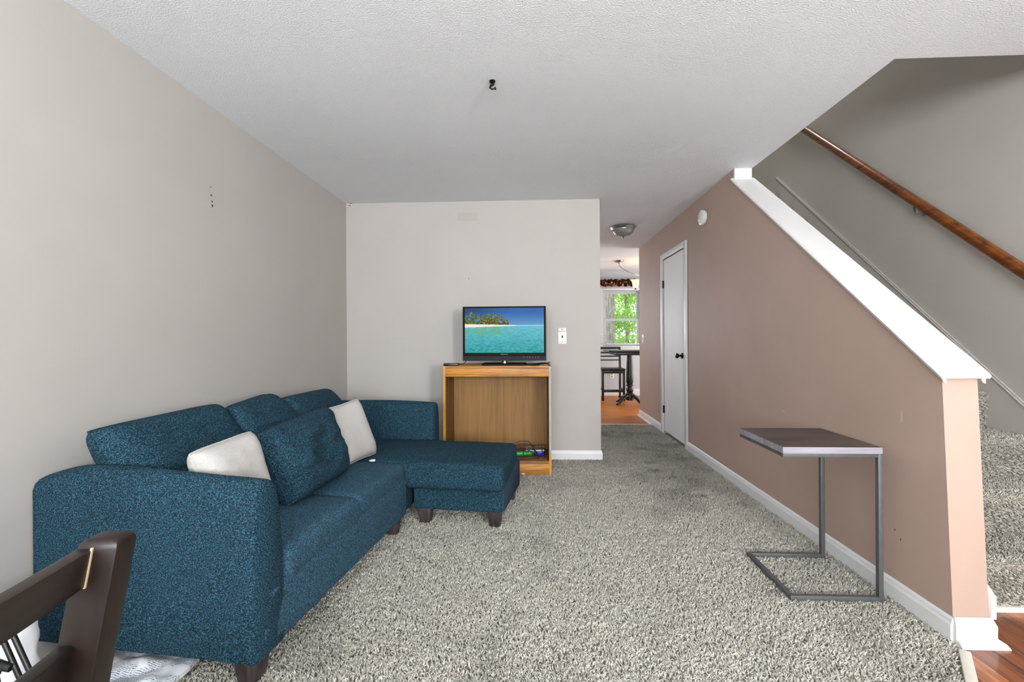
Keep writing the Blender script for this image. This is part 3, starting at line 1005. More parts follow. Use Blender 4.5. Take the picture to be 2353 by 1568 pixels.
Geo().box(-hw + 0.020, hw - 0.020, dp - 0.012, dp - 0.004, 0.05, CZ - 0.018).build('back_panel', M['oak_back'], cab)
Geo().box(-hw + 0.020, hw - 0.020, 0.0, dp - 0.012, 0.092, 0.112).build('bottom_shelf', wood('cabinet_shelf', srgb(104, 62, 34), srgb(160, 110, 70), 'X', 12, 0.45), cab, bevel=0.001)
Geo().box(-hw + 0.020, hw - 0.020, 0.004, 0.020, -0.008, 0.0915).build('kick_board', M['oak'], cab, bevel=0.001)
for z_ in (0.74, 0.38, 0.35):
    for s in (-1, 1):
        Geo().lathe([(0.004, -0.004), (0.004, 0.004)], 8, (s * (hw - 0.021), 0.10 if z_ != 0.35 else 0.03, z_), 'x').build('shelf_pin', M['dark'], cab)

# ------------------------------------------------------------------ television
TVY = 3.95
TW, TZ0, TZ1 = 0.726, 0.947, 1.418
tv = thing('television', 'flat screen television showing a tropical beach on the oak cabinet', 'television', (-0.237, TVY, CZ), R(-1.2))
zo = CZ
hw2 = TW / 2
sx0, sx1, sz0, sz1 = -0.3445, 0.3445, 1.014 - zo, 1.404 - zo
Geo().box(-hw2 + 0.02, hw2 - 0.02, 0.022, 0.075, TZ0 + 0.03 - zo, TZ1 - 0.03 - zo).build('rear_housing', M['plastic_black'], tv, bevel=0.01)
bz = Geo()
bz.box(-hw2, sx0, 0, 0.024, TZ0 - zo, TZ1 - zo)
bz.box(sx1, hw2, 0, 0.024, TZ0 - zo, TZ1 - zo)
bz.box(sx0, sx1, 0, 0.024, sz1, TZ1 - zo)
bz.box(sx0, sx1, 0, 0.024, TZ0 - zo, sz0)
bz.build('bezel', M['plastic_gloss'], tv, smooth=False)
lp = Geo().prism([(-0.003, TZ0 - 0.002 - zo), (-0.003, TZ0 + 0.036 - zo), (0.0, TZ0 + 0.040 - zo), (0.02, TZ0 + 0.04 - zo), (0.02, TZ0 - 0.002 - zo)], 'x', -hw2 - 0.001, hw2 + 0.001)
lp.build('lower_trim', M['plastic_grey'], tv, smooth=False)
Geo().lathe([(0.032, 0.0), (0.030, 0.03), (0.034, 0.05)], 20, (0, 0.04, 0.005)).build('neck', M['chrome'], tv)
st = Geo().prism([(-0.19, -0.06), (-0.17, -0.075), (0.17, -0.075), (0.19, -0.06), (0.19, 0.11), (0.17, 0.125), (-0.17, 0.125), (-0.19, 0.11)], 'z', 0.001, 0.016)
st.build('stand', M['plastic_gloss'], tv, bevel=0.003)
for k, dx in enumerate((0.165, 0.19, 0.215, 0.24, 0.265, 0.29)):
    Geo().box(dx, dx + 0.011, -0.0042, -0.003, TZ0 + 0.028 - zo, TZ0 + 0.0305 - zo).build('button', M['plastic_midgrey'], tv)
try:
    fc = bpy.data.curves.new('lettering', 'FONT')
    fc.body = 'INSIGNIA'
    fc.size = 0.0135
    fc.align_x = 'CENTER'
    fc.space_character = 1.15
    tmp = bpy.data.objects.new('lettering_tmp', fc)
    COL.objects.link(tmp)
    bpy.context.view_layer.update()
    me = bpy.data.meshes.new_from_object(tmp.evaluated_get(bpy.context.evaluated_depsgraph_get()))
    bpy.data.objects.remove(tmp)
    me.transform(Matrix.Translation((0, -0.0012, TZ0 + 0.050 - zo)) @ Matrix.Rotation(R(90), 4, 'X'))
    me.name = 'lettering'
    link('lettering', me, M['plastic_midgrey'], tv, smooth=False)
except Exception as ex:
    print('lettering', ex)

# the picture on the screen: a finely gridded plane with one colour for each point
NX, NY = 300, 168
U, Vv = np.meshgrid(np.linspace(0, 1, NX), np.linspace(0, 1, NY))


def fnoise(sx_, sy_, seed):
    return np.array([[mnoise.noise(Vector((u * sx_ + seed, v_ * sy_, seed * 1.7))) for u in U[0]] for v_ in Vv[:, 0]])


def lerp(a, b, t):
    t = np.clip(t, 0, 1)[..., None]
    return np.array(a, float) * (1 - t) + np.array(b, float) * t


hor = 0.60
sky = lerp((92, 158, 208), (28, 92, 168), (Vv - hor) / 0.32)
sky = sky * (1 - (0.35 * (1 - smooth(0, 0.6, U)) * smooth(0.7, 1.0, Vv))[..., None])
sea = lerp((38, 156, 160), (96, 186, 204), (Vv - 0.02) / 0.55)
rip = fnoise(26, 60, 2.0) + 0.7 * fnoise(60, 130, 5.0)
rip_amp = 40 * (1 - Vv / hor) + 8
sea = sea + (rip * rip_amp)[..., None] * np.array([1.0, 0.75, 0.65])
refl = smooth(0.30, 0.55, Vv) * (1 - smooth(0.45, 0.6, U)) * smooth(-0.1, 0.4, fnoise(14, 5, 9.0))
sea = sea * (1 - 0.55 * refl[..., None]) + np.array((110, 170, 70)) * 0.55 * refl[..., None]
img = np.where((Vv > hor)[..., None], sky, sea)
farline = (np.abs(Vv - (hor + 0.008)) < 0.008) & (U > 0.5)
img[farline] = (206, 226, 238)
# palm grove
tops = [(0.02, 0.82), (0.085, 0.93), (0.15, 0.87), (0.20, 0.85), (0.26, 0.84), (0.30, 0.885), (0.34, 0.86), (0.375, 0.88), (0.43, 0.855), (0.475, 0.82), (0.52, 0.74)]
H = np.full(NX, 0.0)
uu = U[0]
for (cu, tv_) in tops:
    H = np.maximum(H, hor + (tv_ - hor) * np.clip(1 - (np.abs(uu - cu) / 0.052) ** 2.2, 0, 1))
edge = 0.035 * fnoise(70, 60, 12.0)
gap = smooth(-0.35, 0.05, fnoise(22, 16, 15.0) + 0.8 * (1 - smooth(hor, hor + 0.12, Vv)))
palm = (Vv > hor + 0.005) & (Vv < H[None, :] + edge) & (gap > 0.10) & (U < 0.56)
pn = fnoise(85, 60, 21.0)
pcol = lerp((34, 46, 18), (150, 156, 58), pn * 0.9 + 0.5)
pcol = lerp((0, 0, 0), (1, 1, 1), np.ones_like(U)) * pcol
low = 1 - smooth(hor + 0.02, hor + 0.16, Vv)
pcol = pcol * (1 - 0.35 * low[..., None]) + np.array((168, 140, 70)) * 0.35 * (low * smooth(0, 0.3, pn))[..., None]
img[palm] = pcol[palm]
sand = (Vv < hor + 0.035 * (1 - U / 0.75) + 0.012) & (Vv > hor - 0.032 * np.clip(1 - U / 0.63, 0, 1)) & (U < 0.66)
img[sand] = (246, 238, 222)
img = np.clip(img, 0, 255)
lin_ = np.where(img / 255 <= 0.04045, img / 255 / 12.92, ((img / 255 + 0.055) / 1.055) ** 2.4)
vs = np.stack([sx0 + (sx1 - sx0) * U, np.full_like(U, 0.004), sz0 + (sz1 - sz0) * Vv], -1).reshape(-1, 3)
ii = np.arange(NX * NY).reshape(NY, NX)
fs = np.stack([ii[:-1, :-1], ii[:-1, 1:], ii[1:, 1:], ii[1:, :-1]], -1).reshape(-1, 4)
me = bpy.data.meshes.new('screen')
me.from_pydata(vs.tolist(), [], fs.tolist())
ca = me.color_attributes.new('Col', 'FLOAT_COLOR', 'POINT')
ca.data.foreach_set('color', np.concatenate([lin_.reshape(-1, 3), np.ones((NX * NY, 1))], 1).reshape(-1).astype(np.float32))
ms = NT('screen_picture')
at = ms.n('ShaderNodeAttribute', attribute_name='Col')
ms.base((0.01, 0.01, 0.01, 1))
ms.l(at.outputs['Color'], ms.b.inputs['Emission Color'])
M['screen'] = ms.set(0.4, 0, 0.08, **{'Emission Strength': 0.74})
link('screen', me, M['screen'], tv, smooth=False)

# small things on and in the cabinet
bx = thing('media_box', 'small flat black media box on the cabinet left of the television', 'media box', (-0.690, 3.90, CZ))
Geo().box(-0.062, 0.062, -0.05, 0.05, 0.001, 0.019).build('case', M['plastic_black'], bx, bevel=0.003)
Geo().box(-0.050, -0.020, -0.0512, -0.05, 0.006, 0.012).build('front_window', M['plastic_gloss'], bx)
cb = Geo().tube([(-0.575, 4.00, 0.965), (-0.580, 3.985, 0.935), (-0.600, 3.975, 0.917), (-0.635, 3.99, 0.912), (-0.70, 4.1, 0.912), (-0.742, 4.243, 0.90), (-0.765, 4.262, 0.80), (-0.770, 4.268, 0.36), (-0.80, 4.262, 0.31)], 0.0032, 8)
tag(cb.build('power_cord', M['plastic_black']), 'thin black cord hanging from the television behind the cabinet', 'cord')
tr = thing('black_tray', 'thin curved black dish lying on the cabinet right of the television', 'tray', (0.075, 3.89, CZ))
tg = Geo()
rows_ = []
for i in range(15):
    t = i / 14
    x_ = -0.115 + 0.205 * t
    wdt = 0.055 * math.sin(math.pi * (0.08 + 0.86 * t)) ** 0.7
    zc_ = 0.008 + 0.016 * t ** 1.6
    th_ = 0.0085 * math.sin(math.pi * (0.08 + 0.88 * t)) + 0.0012
    rows_.append([(x_, wdt * math.cos(a), zc_ + th_ * math.sin(a)) for a in np.linspace(0, 2 * math.pi, 16, endpoint=False)])
loft(tg, rows_)
tg.build('shell', M['plastic_black'], tr)
Geo().box(-0.01, 0.06, -0.02, 0.02, 0.0, 0.012).build('foot', M['plastic_black'], tr)

bs = thing('wire_basket', 'black wire basket on the cabinet bottom shelf holding packets', 'basket', (-0.02, 3.98, 0.112))
rim = [(-0.16, -0.075, 0.062), (0.13, -0.045, 0.075), (0.145, 0.075, 0.078), (-0.14, 0.09, 0.066)]
bot = [(-0.145, -0.06, 0.004), (0.125, -0.04, 0.004), (0.135, 0.06, 0.004), (-0.125, 0.075, 0.004)]
Geo().tube(rim + [rim[0]], 0.0035, 6).build('rim', M['plastic_black'], bs)
Geo().tube(bot + [bot[0]], 0.003, 6).build('base_wire', M['plastic_black'], bs)
for i in range(4):
    for t in (0.02, 0.35, 0.68):
        a, b = Vector(rim[i]).lerp(Vector(rim[(i + 1) % 4]), t), Vector(bot[i]).lerp(Vector(bot[(i + 1) % 4]), t)
        Geo().tube([a, b], 0.0022, 6).build('wire', M['plastic_black'], bs)


def packet(name, loc, size, rz, mat, label, seed):
    t_ = thing(name, label, 'packet', loc, rz)
    V, F = rbox_arrays(size[0] / 2, size[1] / 2, size[2] / 2, size[2] * 0.4, 0.012)
    for i in range(len(V)):
        V[i, 2] += 0.006 * nz(V[i], 40, seed) + size[2] / 2 + 0.004
        V[i, 1] += 0.004 * nz(V[i], 30, seed + 2)
    me_ = bpy.data.meshes.new('wrapper')
    me_.from_pydata([tuple(p) for p in V], [], F)
    link('wrapper', me_, mat, t_)
    return t_


packet('green_packet', (-0.075, 3.955, 0.118), (0.15, 0.05, 0.034), R(5), plain('green_wrap', srgb(20, 150, 62), 0.35, var=0.3, vscale=40), 'bright green packet in the wire basket', 1.0)
packet('foil_packet', (-0.010, 4.02, 0.118), (0.13, 0.06, 0.046), R(4), plain('silver_foil', srgb(150, 152, 158), 0.3, 0.6, var=0.35, vscale=50), 'crumpled silver packet in the wire basket', 2.0)
pk = packet('blue_packet', (0.070, 3.975, 0.118), (0.075, 0.05, 0.038), R(4), plain('blue_wrap', srgb(30, 60, 190), 0.35, var=0.2), 'small blue packet at the right end of the wire basket', 3.0)
Geo().box(-0.036, 0.036, -0.020, 0.020, 0.040, 0.048).build('label_band', M['plastic_white'], pk, bevel=0.002)
cd = Geo()
rr_ = random.Random(3)
for j in range(4):
    pts = []
    for i in range(26):
        t = i / 25
        x_ = -0.20 + 0.26 * t + 0.012 * math.sin(9 * t + j)
        y_ = 3.90 + 0.03 * j + 0.025 * math.sin(5 * t + j * 2) - 0.05 * (t > .9) * 0
        z_ = 0.118 + (0.075 + 0.014 * j) * math.sin(math.pi * min(1, t * 1.02)) ** 0.7 + 0.004 * math.sin(17 * t + j)
        pts.append((x_, y_, z_))
    cd.tube(pts, 0.0028, 6)
cd.tube([(-0.21, 3.87, 0.118), (-0.12, 3.845, 0.117), (-0.03, 3.85, 0.117), (0.05, 3.88, 0.118), (0.09, 3.93, 0.15), (0.08, 3.99, 0.205)], 0.0025, 6)
tag(cd.build('cable_coil', M['plastic_black']), 'loops of black cable coiled over the wire basket in the cabinet', 'cable')
cr = Geo().lathe([(0.002, 0.0), (0.011, 0.002), (0.012, 0.007), (0.006, 0.011), (0.001, 0.012)], 10, (0, 0, 0))
cr.v = [(p[0] * 1.4, p[1] * (0.9 + 0.2 * math.sin(p[0] * 300)), p[2]) for p in cr.v]
tag(cr.build('paper_scrap', M['plastic_white'], loc=(-0.075, 3.775, 0.010)), 'white scrap of paper on the carpet before the cabinet', 'scrap')

# ------------------------------------------------------------------ wall plates, detector, hooks
p1 = thing('light_switch', 'white light switch on the wall right of the television', 'switch', (0.289, YB, 1.082))
Geo().box(-0.039, 0.039, -0.007, 0.0, 0.0, 0.119).build('plate', M['plastic_white'], p1, bevel=0.0025)
Geo().box(-0.037, 0.037, -0.012, 0.0, 0.123, 0.152).build('remote_holder', M['plastic_white'], p1, bevel=0.002)
Geo().box(-0.012, 0.012, -0.0128, -0.012, 0.133, 0.143).build('display', M['plastic_midgrey'], p1)
Geo().box(-0.006, 0.006, -0.016, -0.006, 0.058, 0.080).build('toggle', M['plastic_grey'], p1, bevel=0.002)
Geo().lathe([(0.003, -0.008), (0.003, -0.006)], 8, (0, 0, 0.030), 'y').build('screw', M['plastic_midgrey'], p1)
p2 = thing('cable_outlet', 'square grey wall plate low between sofa and cabinet', 'wall plate', (-0.937, YB, 0.292))
Geo().box(-0.035, 0.035, -0.006, 0.0, 0.0, 0.115).build('plate', M['plastic_midgrey'], p2, bevel=0.002)
Geo().lathe([(0.007, -0.022), (0.007, -0.008), (0.011, -0.008), (0.011, -0.005)], 12, (-0.008, 0, 0.05), 'y').build('socket', M['chrome'], p2)
p3 = thing('hall_switch', 'small ivory double switch at the far end of the pink wall', 'switch', (XP, 6.50, 1.062))
Geo().box(-0.006, 0.0, -0.058, 0.058, 0.0, 0.118).build('plate', plain('ivory_plastic', srgb(232, 214, 200), 0.4), p3, bevel=0.002)
for s in (-1, 1):
    Geo().box(-0.014, -0.005, s * 0.025 - 0.005, s * 0.025 + 0.005, 0.048, 0.072).build('toggle', M['plastic_white'], p3, bevel=0.002)
sd = thing('smoke_detector', 'round white smoke detector high on the pink wall', 'smoke detector', (XP, 4.205, 2.226))
Geo().lathe([(0.062, 0.0), (0.062, -0.008), (0.069, -0.010), (0.070, -0.020), (0.066, -0.034), (0.056, -0.040), (0.012, -0.042)], 32, (0, 0, 0), 'x').build('body', M['plastic_white'], sd)
Geo().lathe([(0.0635, -0.0075), (0.0635, -0.0105)], 32, (0, 0, 0), 'x').build('gap_ring', M['plastic_midgrey'], sd)
Geo().lathe([(0.008, -0.0415), (0.007, -0.0445)], 14, (0, 0.02, -0.02), 'x').build('test_button', M['plastic_white'], sd)

hk = thing('ceiling_hook', 'dark metal swag hook screwed into the living room ceiling', 'hook', (-0.19, 2.287, ZC))
Geo().lathe([(0.015, 0.002), (0.016, -0.003), (0.013, -0.008), (0.007, -0.011)], 16, (0, 0, 0)).build('base', M['bronze'], hk)
Geo().tube([(0.004, 0, -0.006), (0.003, 0, -0.018), (-0.008, -0.002, -0.026), (-0.011, -0.003, -0.035), (-0.003, -0.004, -0.043), (0.010, -0.004, -0.041), (0.014, -0.004, -0.036), (0.017, -0.004, -0.046)], [0.007, 0.007, 0.0062, 0.005, 0.0042, 0.0042, 0.005, 0.004], 8).build('curl', M['bronze'], hk)
ey = Geo()
ey.tube([(0.012 * math.cos(a), 0, 0.012 * math.sin(a)) for a in np.linspace(0, 2 * math.pi, 17)], 0.0028, 6)
tag(ey.build('eye_hook', M['chrome'], loc=(-1.725, YB - 0.006, ZC - 0.012)), 'tiny metal eye hook in the far corner under the ceiling', 'hook')

# ------------------------------------------------------------------ C-shaped side table
ct = thing('side_table', 'C shaped metal side table with grey wood top by the pink wall', 'side table', (1.30, 2.215, 0))
X0, X1, Y0, Y1 = -0.185, 0.205, -0.195, 0.215
tz = 0.668
s = 0.020
Geo().box(X0 - 0.035, X1 - 0.012, Y0 - 0.012, Y1 - 0.010, tz - 0.028, tz).build('top', M['tabletop'], ct, bevel=0.001)
Geo().box(X0 - 0.035, X1 - 0.012, Y0 - 0.0132, Y0 - 0.012, tz - 0.0275, tz - 0.0005).build('edge_band', M['tableedge'], ct)
Geo().box(X0 - 0.0362, X0 - 0.035, Y0 - 0.0132, Y1 - 0.010, tz - 0.0275, tz - 0.0005).build('edge_band', M['tableedge'], ct)
for y_ in (Y0, Y1 - s):
    Geo().box(X1 - s, X1, y_, y_ + s, 0.0, tz - 0.028).build('leg', M['steel'], ct, bevel=0.0015)
    Geo().box(X0, X1 - s, y_, y_ + s, 0.0, s).build('foot', M['steel'], ct, bevel=0.0015)
    Geo().box(X0 - 0.03, X1 - s, y_, y_ + s, tz - 0.047, tz - 0.0282).build('support', M['steel'], ct, bevel=0.0015)
Geo().box(X0, X0 + s, Y0 + s, Y1 - s, 0.0, s).build('crossbar', M['steel'], ct, bevel=0.0015)
Geo().box(X0 - 0.03, X0 - 0.03 + s, Y0 + s, Y1 - s, tz - 0.047, tz - 0.0282).build('crossbar', M['steel'], ct, bevel=0.0015)

# ------------------------------------------------------------------ dining chair in the foreground (faces the left wall)
dc = thing('dining_chair', 'dark espresso ladder back chair cropped at the lower left corner', 'chair', (-0.583, 0.398, 0), R(6))


def slab(pts_bottom, pts_top):
    g_ = Geo()
    g_.add(list(pts_bottom) + list(pts_top), [(3, 2, 1, 0), (4, 5, 6, 7), (0, 1, 5, 4), (1, 2, 6, 5), (2, 3, 7, 6), (3, 0, 4, 7)])
    return g_


def post(yc_):
    # leaning rear post: wide in x, thin in y
    def ring(xc, z, wx, wy):
        return [(xc - wx, yc_ - wy, z), (xc + wx, yc_ - wy, z), (xc + wx, yc_ + wy, z), (xc - wx, yc_ + wy, z)]
    secs = [(-0.05, 0.0, 0.018, 0.017), (-0.035, 0.45, 0.024, 0.018), (0.003, 0.70, 0.026, 0.018), (0.036, 0.874, 0.0255, 0.018), (0.0375, 0.883, 0.0235, 0.0165), (0.038, 0.887, 0.016, 0.012)]
    rows_ = [ring(a, z, wx, wy) for (a, z, wx, wy) in secs]
    g_ = Geo()
    loft(g_, rows_)
    return g_


PX = lambda z: 0.036 + (z - 0.874) * 0.19
for yc_ in (0.182, -0.21):
    post(yc_).build('post', M['espresso'], dc, bevel=0.004)


def rail_piece(z0, z1, bow):
    g_ = Geo()
    rows_ = []
    for i in range(13):
        t = i / 12
        y_ = -0.20 + 0.372 * t
        b_ = bow * math.sin(math.pi * t)
        a0, a1 = PX(z0) - 0.016 + b_, PX(z1) - 0.016 + b_
        rows_.append([(a0 - 0.011, y_, z0), (a0 + 0.011, y_, z0), (a1 + 0.011, y_, z1), (a1 - 0.011, y_, z1)])
    return loft(g_, rows_)


for (z0, z1) in ((0.826, 0.876), (0.702, 0.752), (0.585, 0.635)):
    r_ = rail_piece(z0, z1, 0.012)
    r_.build('rail', M['espresso_y'], dc, bevel=0.003)
ln_ = Geo()
ln_.box(PX(0.85) - 0.0055, PX(0.85) - 0.0030, 0.1615, 0.1640, 0.826, 0.878)
ln_.v = [(x_ + (z_ - 0.85) * 0.19, y_, z_) for (x_, y_, z_) in ln_.v]
ln_.build('chipped_edge', M['chip'], dc)
soft_box('seat', -0.46, -0.02, -0.22, 0.20, 0.43, 0.475, 0.015, M['espresso'], dc, step=0.1)
for (a, b) in ((-0.43, 0.175), (-0.43, -0.195)):
    Geo().box(a - 0.02, a + 0.02, b - 0.02, b + 0.02, 0.0, 0.435).build('leg', M['espresso'], dc, bevel=0.003)
for b in (0.175, -0.195):
    Geo().box(-0.43, -0.035, b - 0.009, b + 0.009, 0.18, 0.21).build('stretcher', M['espresso_y'], dc, bevel=0.002)

# printed plastic mailer under the near sofa arm
mp = NT('printed_mailer')
vv_ = mp.co((6, 170, 1), (0, 0, R(12)))
wv = mp.n('ShaderNodeTexWave', wave_type='BANDS', bands_direction='Y')
wv.inputs['Scale'].default_value = 0.32
mp.l(vv_, wv.inputs['Vector'])
tx = mp.noise(mp.co((140, 90, 1), (0, 0, R(12))), 3.0, 2)
blk = mp.noise(mp.co((7, 9, 1), (0, 0, R(12))), 2.0, 1)
ln1 = mp.mix(1.0, mp.ramp(wv.outputs['Color'], [(0.55, (0, 0, 0)), (0.6, (1, 1, 1))]), mp.ramp(tx, [(0.47, (0, 0, 0)), (0.5, (1, 1, 1))]), 'MULTIPLY')
ln1 = mp.mix(1.0, ln1, mp.ramp(blk, [(0.42, (0, 0, 0)), (0.46, (1, 1, 1))]), 'MULTIPLY')
mp.base(mp.mix(ln1, srgb(226, 230, 236), srgb(70, 76, 90)))
M['mailer'] = mp.set(0.35, 0, 0.5)
ml = Geo()
n_ = 26
rows_ = []
for side in (1, 0):
    for i in range(n_ + 1):
        for j in range(n_ + 1):
            u, v_ = i / n_, j / n_
            x_ = -1.56 + 0.36 * u + 0.03 * math.sin(3 * v_)
            y_ = 1.30 + 0.30 * v_ - 0.02 * math.sin(4 * u) + 0.03 * u
            cr_ = abs(mnoise.noise(Vector((x_ * 9, y_ * 9, 4.0)))) * 0.035 + 0.012 * mnoise.noise(Vector((x_ * 22, y_ * 22, 1.0)))
            z_ = 0.018 + (0.014 + cr_ * math.sin(math.pi * u) ** 0.4 * math.sin(math.pi * v_) ** 0.4 if side else 0.0)
            rows_.append((x_, y_, z_))
N1 = n_ + 1
fs_ = []
for s_ in (0, 1):
    for i in range(n_):
        for j in range(n_):
            o_ = s_ * N1 * N1
            fs_.append((o_ + i * N1 + j, o_ + (i + 1) * N1 + j, o_ + (i + 1) * N1 + j + 1, o_ + i * N1 + j + 1))
ring = [(i, 0) for i in range(n_)] + [(n_, j) for j in range(n_)] + [(i, n_) for i in range(n_, 0, -1)] + [(0, j) for j in range(n_, 0, -1)]
for a in range(len(ring)):
    p, q = ring[a], ring[(a + 1) % len(ring)]
    fs_.append((p[0] * N1 + p[1], q[0] * N1 + q[1], N1 * N1 + q[0] * N1 + q[1], N1 * N1 + p[0] * N1 + p[1]))
ml.add(rows_, fs_)
mo = ml.build('plastic_mailer', M['mailer'])
tag(mo, 'crumpled white printed plastic bag on the carpet beside the sofa arm', 'plastic bag')

# white carton and black folding stand behind the chair
bg = thing('white_bag', 'white plastic bag standing on the floor behind the dark chair rails', 'bag', (-1.53, 1.205, 0.006))
V, F = rbox_arrays(0.125, 0.06, 0.20, 0.04, 0.02)
for i in range(len(V)):
    t_ = (V[i, 2] + 0.20) / 0.40
    V[i, 0] *= 1.14 - 0.20 * t_
    V[i, 1] *= 1.2 - 0.5 * t_
    V[i, 0] += 0.014 * nz(V[i], 9, 1.0)
    V[i, 1] += 0.018 * nz(V[i], 11, 2.0) + 0.008 * nz(V[i], 30, 5.0)
    V[i, 2] += 0.20
me = bpy.data.meshes.new('sack')
me.from_pydata([tuple(p) for p in V], [], F)
link('sack', me, plain('white_film', srgb(236, 236, 240), 0.35, var=0.04), bg)
fs2 = thing('folding_stand', 'black metal bars of a folded stand before the white bag', 'stand', (-1.20, 1.05, 0.006))
for (xa, xb) in ((-0.094, 0.145), (-0.124, 0.105)):
    Geo().tube([(xa, 0.0, 0.50), (xb, 0.0, 0.0)], 0.0058, 10).build('bar', M['plastic_black'], fs2)
Geo().tube([(-0.145, -0.005, 0.50), (-0.100, -0.004, 0.36), (-0.05, 0.004, 0.0)], 0.004, 10).build('bar', M['plastic_black'], fs2)
Geo().tube([(-0.135, -0.010, 0.338), (-0.090, -0.010, 0.362), (-0.055, -0.008, 0.352)], [0.010, 0.012, 0.009], 10).build('clamp', M['plastic_black'], fs2)
Geo().lathe([(0.007, -0.026), (0.009, -0.022), (0.009, -0.012), (0.004, -0.008)], 14, (-0.083, 0.0, 0.345), 'y').build('pivot', M['chrome'], fs2)

# ------------------------------------------------------------------ ceiling lamp in the hall
fm = thing('ceiling_lamp', 'nickel flush mount ceiling lamp with ribbed glass bowl in the hall', 'lamp', (1.077, 5.37, ZC))
Geo().lathe([(0.100, 0.001), (0.140, -0.006), (0.146, -0.018), (0.138, -0.030), (0.124, -0.038), (0.115, -0.036)], 40, (0, 0, 0)).build('canopy', M['chrome'], fm)
bw = Geo()
prof_ = [(0.124 * math.cos(t) ** 0.9 if t < 1.5 else 0.004, -0.034 - 0.085 * math.sin(t)) for t in np.linspace(0.0, 1.5, 12)]
bw.lathe(prof_, 48, (0, 0, 0))
bw.v = [(p[0] * (1 + 0.012 * math.cos(24 * math.atan2(p[1], p[0]))), p[1] * (1 + 0.012 * math.cos(24 * math.atan2(p[1], p[0]))), p[2]) for p in bw.v]
bw.build('glass_bowl', M['lamp_glass'], fm)
Geo().lathe([(0.014, -0.117), (0.018, -0.124), (0.010, -0.132), (0.012, -0.140), (0.006, -0.150), (0.001, -0.156)], 16, (0, 0, 0)).build('finial', M['chrome'], fm)

# ------------------------------------------------------------------ kitchen window
wn = bpy.data.objects.new('window_1', None)
COL.objects.link(wn)
wn.location = (0, YK, 0)
struct(wn, 'white double hung kitchen window with raised leaf valance')
yi = -0.012
for (a, b, c_, d) in ((WX0 - 0.07, WX0, WZ0 - 0.05, WZ1 + 0.07), (WX1, WX1 + 0.07, WZ0 - 0.05, WZ1 + 0.07), (WX0, WX1, WZ1, WZ1 + 0.07)):
    Geo().box(a, b, yi - 0.012, 0.0, c_, d).build('casing', M['white'], wn, bevel=0.004)
Geo().box(WX0 - 0.1, WX1 + 0.1, -0.05, 0.06, WZ0 - 0.028, WZ0).build('sill', M['white'], wn, bevel=0.004)
Geo().box(WX0 - 0.07, WX1 + 0.07, -0.02, 0.0, WZ0 - 0.10, WZ0 - 0.03).build('apron', M['white'], wn, bevel=0.003)
for nm, (z0, z1, y0) in (('lower_sash', (WZ0, 1.500, 0.03)), ('upper_sash', (1.480, WZ1, 0.062))):
    sg = Geo()
    gx0, gx1 = 1.468, 2.078
    gz0, gz1 = z0 + 0.040, z1 - (0.036 if nm == 'lower_sash' else 0.062)
    if nm == 'upper_sash':
        gz0 = 1.516
    sg.box(WX0, gx0, y0, y0 + 0.03, z0, z1)
    sg.box(gx1, WX1, y0, y0 + 0.03, z0, z1)
    sg.box(gx0, gx1, y0, y0 + 0.03, z0, gz0)
    sg.box(gx0, gx1, y0, y0 + 0.03, gz1, z1)
    sg.build(nm, M['white'], wn, smooth=False)
    Geo().box(gx0, gx1, y0 + 0.012, y0 + 0.016, gz0, gz1).build('pane', M['glass'], wn, smooth=False)
# horizontal blind slats, tilted open
bl = thing('window_blind', 'white horizontal slat blind hanging in the kitchen window', 'blind', ((WX0 + WX1) / 2, YK - 0.028, 1.0))
slat = bpy.data.meshes.new('slat')
sg = Geo()
ca_, sa_ = math.cos(R(8)), math.sin(R(8))
pf = [(-0.012, 0.0), (-0.006, 0.0014), (0.0, 0.0018), (0.006, 0.0014), (0.012, 0.0), (0.0, 0.0009)]
sg.prism([(p[0] * ca_ - p[1] * sa_, p[0] * sa_ + p[1] * ca_) for p in pf], 'x', -0.43, 0.43)
so = sg.build('slat', plain('blind_slat', srgb(226, 226, 224), 0.5), bl)
so.location = (0, 0, 0.02)
zz = 0.045
while zz < 1.06:
    c = so.copy()
    COL.objects.link(c)
    c.parent = bl
    c.location = (0, 0, zz)
    zz += 0.0255
Geo().box(-0.43, 0.43, -0.016, 0.012, 1.062, 1.10).build('headrail', M['white'], bl, bevel=0.002)
Geo().box(-0.43, 0.43, -0.012, 0.012, 0.0, 0.014).build('bottom_rail', M['white'], bl, bevel=0.002)

# leaf valance
va = thing('leaf_valance', 'dark brown valance with orange leaf print above the kitchen window', 'valance', (1.72, 8.97, 2.14))
mv = NT('leaf_print')
vor = mv.n('ShaderNodeTexVoronoi')
vor.inputs['Scale'].default_value = 16
mv.l(mv.co((1, 1, 1.2)), vor.inputs['Vector'])
mv.base(mv.ramp(vor.outputs['Distance'], [(0.18, srgb(214, 140, 48)), (0.36, srgb(150, 84, 26)), (0.46, srgb(34, 20, 12))]))
M['leaf_print'] = mv.set(0.8, 0, 0.2)
vg = Geo()
rows_ = []
for i in range(61):
    x_ = -0.50 + 1.0 * i / 60
    y_ = 0.022 * math.sin(i * 0.9)
    zt_ = 0.135 + 0.016 * math.sin(i * 1.3) * math.sin(i * 0.37)
    zb_ = 0.0 + 0.010 * math.sin(i * 0.8)
    rows_.append([(x_, y_ - 0.006, zb_), (x_, y_ - 0.010, (zb_ + zt_) / 2), (x_, y_ - 0.006, zt_), (x_, y_ + 0.006, zt_), (x_, y_ + 0.006, zb_)])
loft(vg, rows_)
vg.build('cloth', M['leaf_print'], va)
Geo().tube([(-0.52, 0.0, 0.10), (0.52, 0.0, 0.10)], 0.010, 10).build('rod', M['bronze'], va)

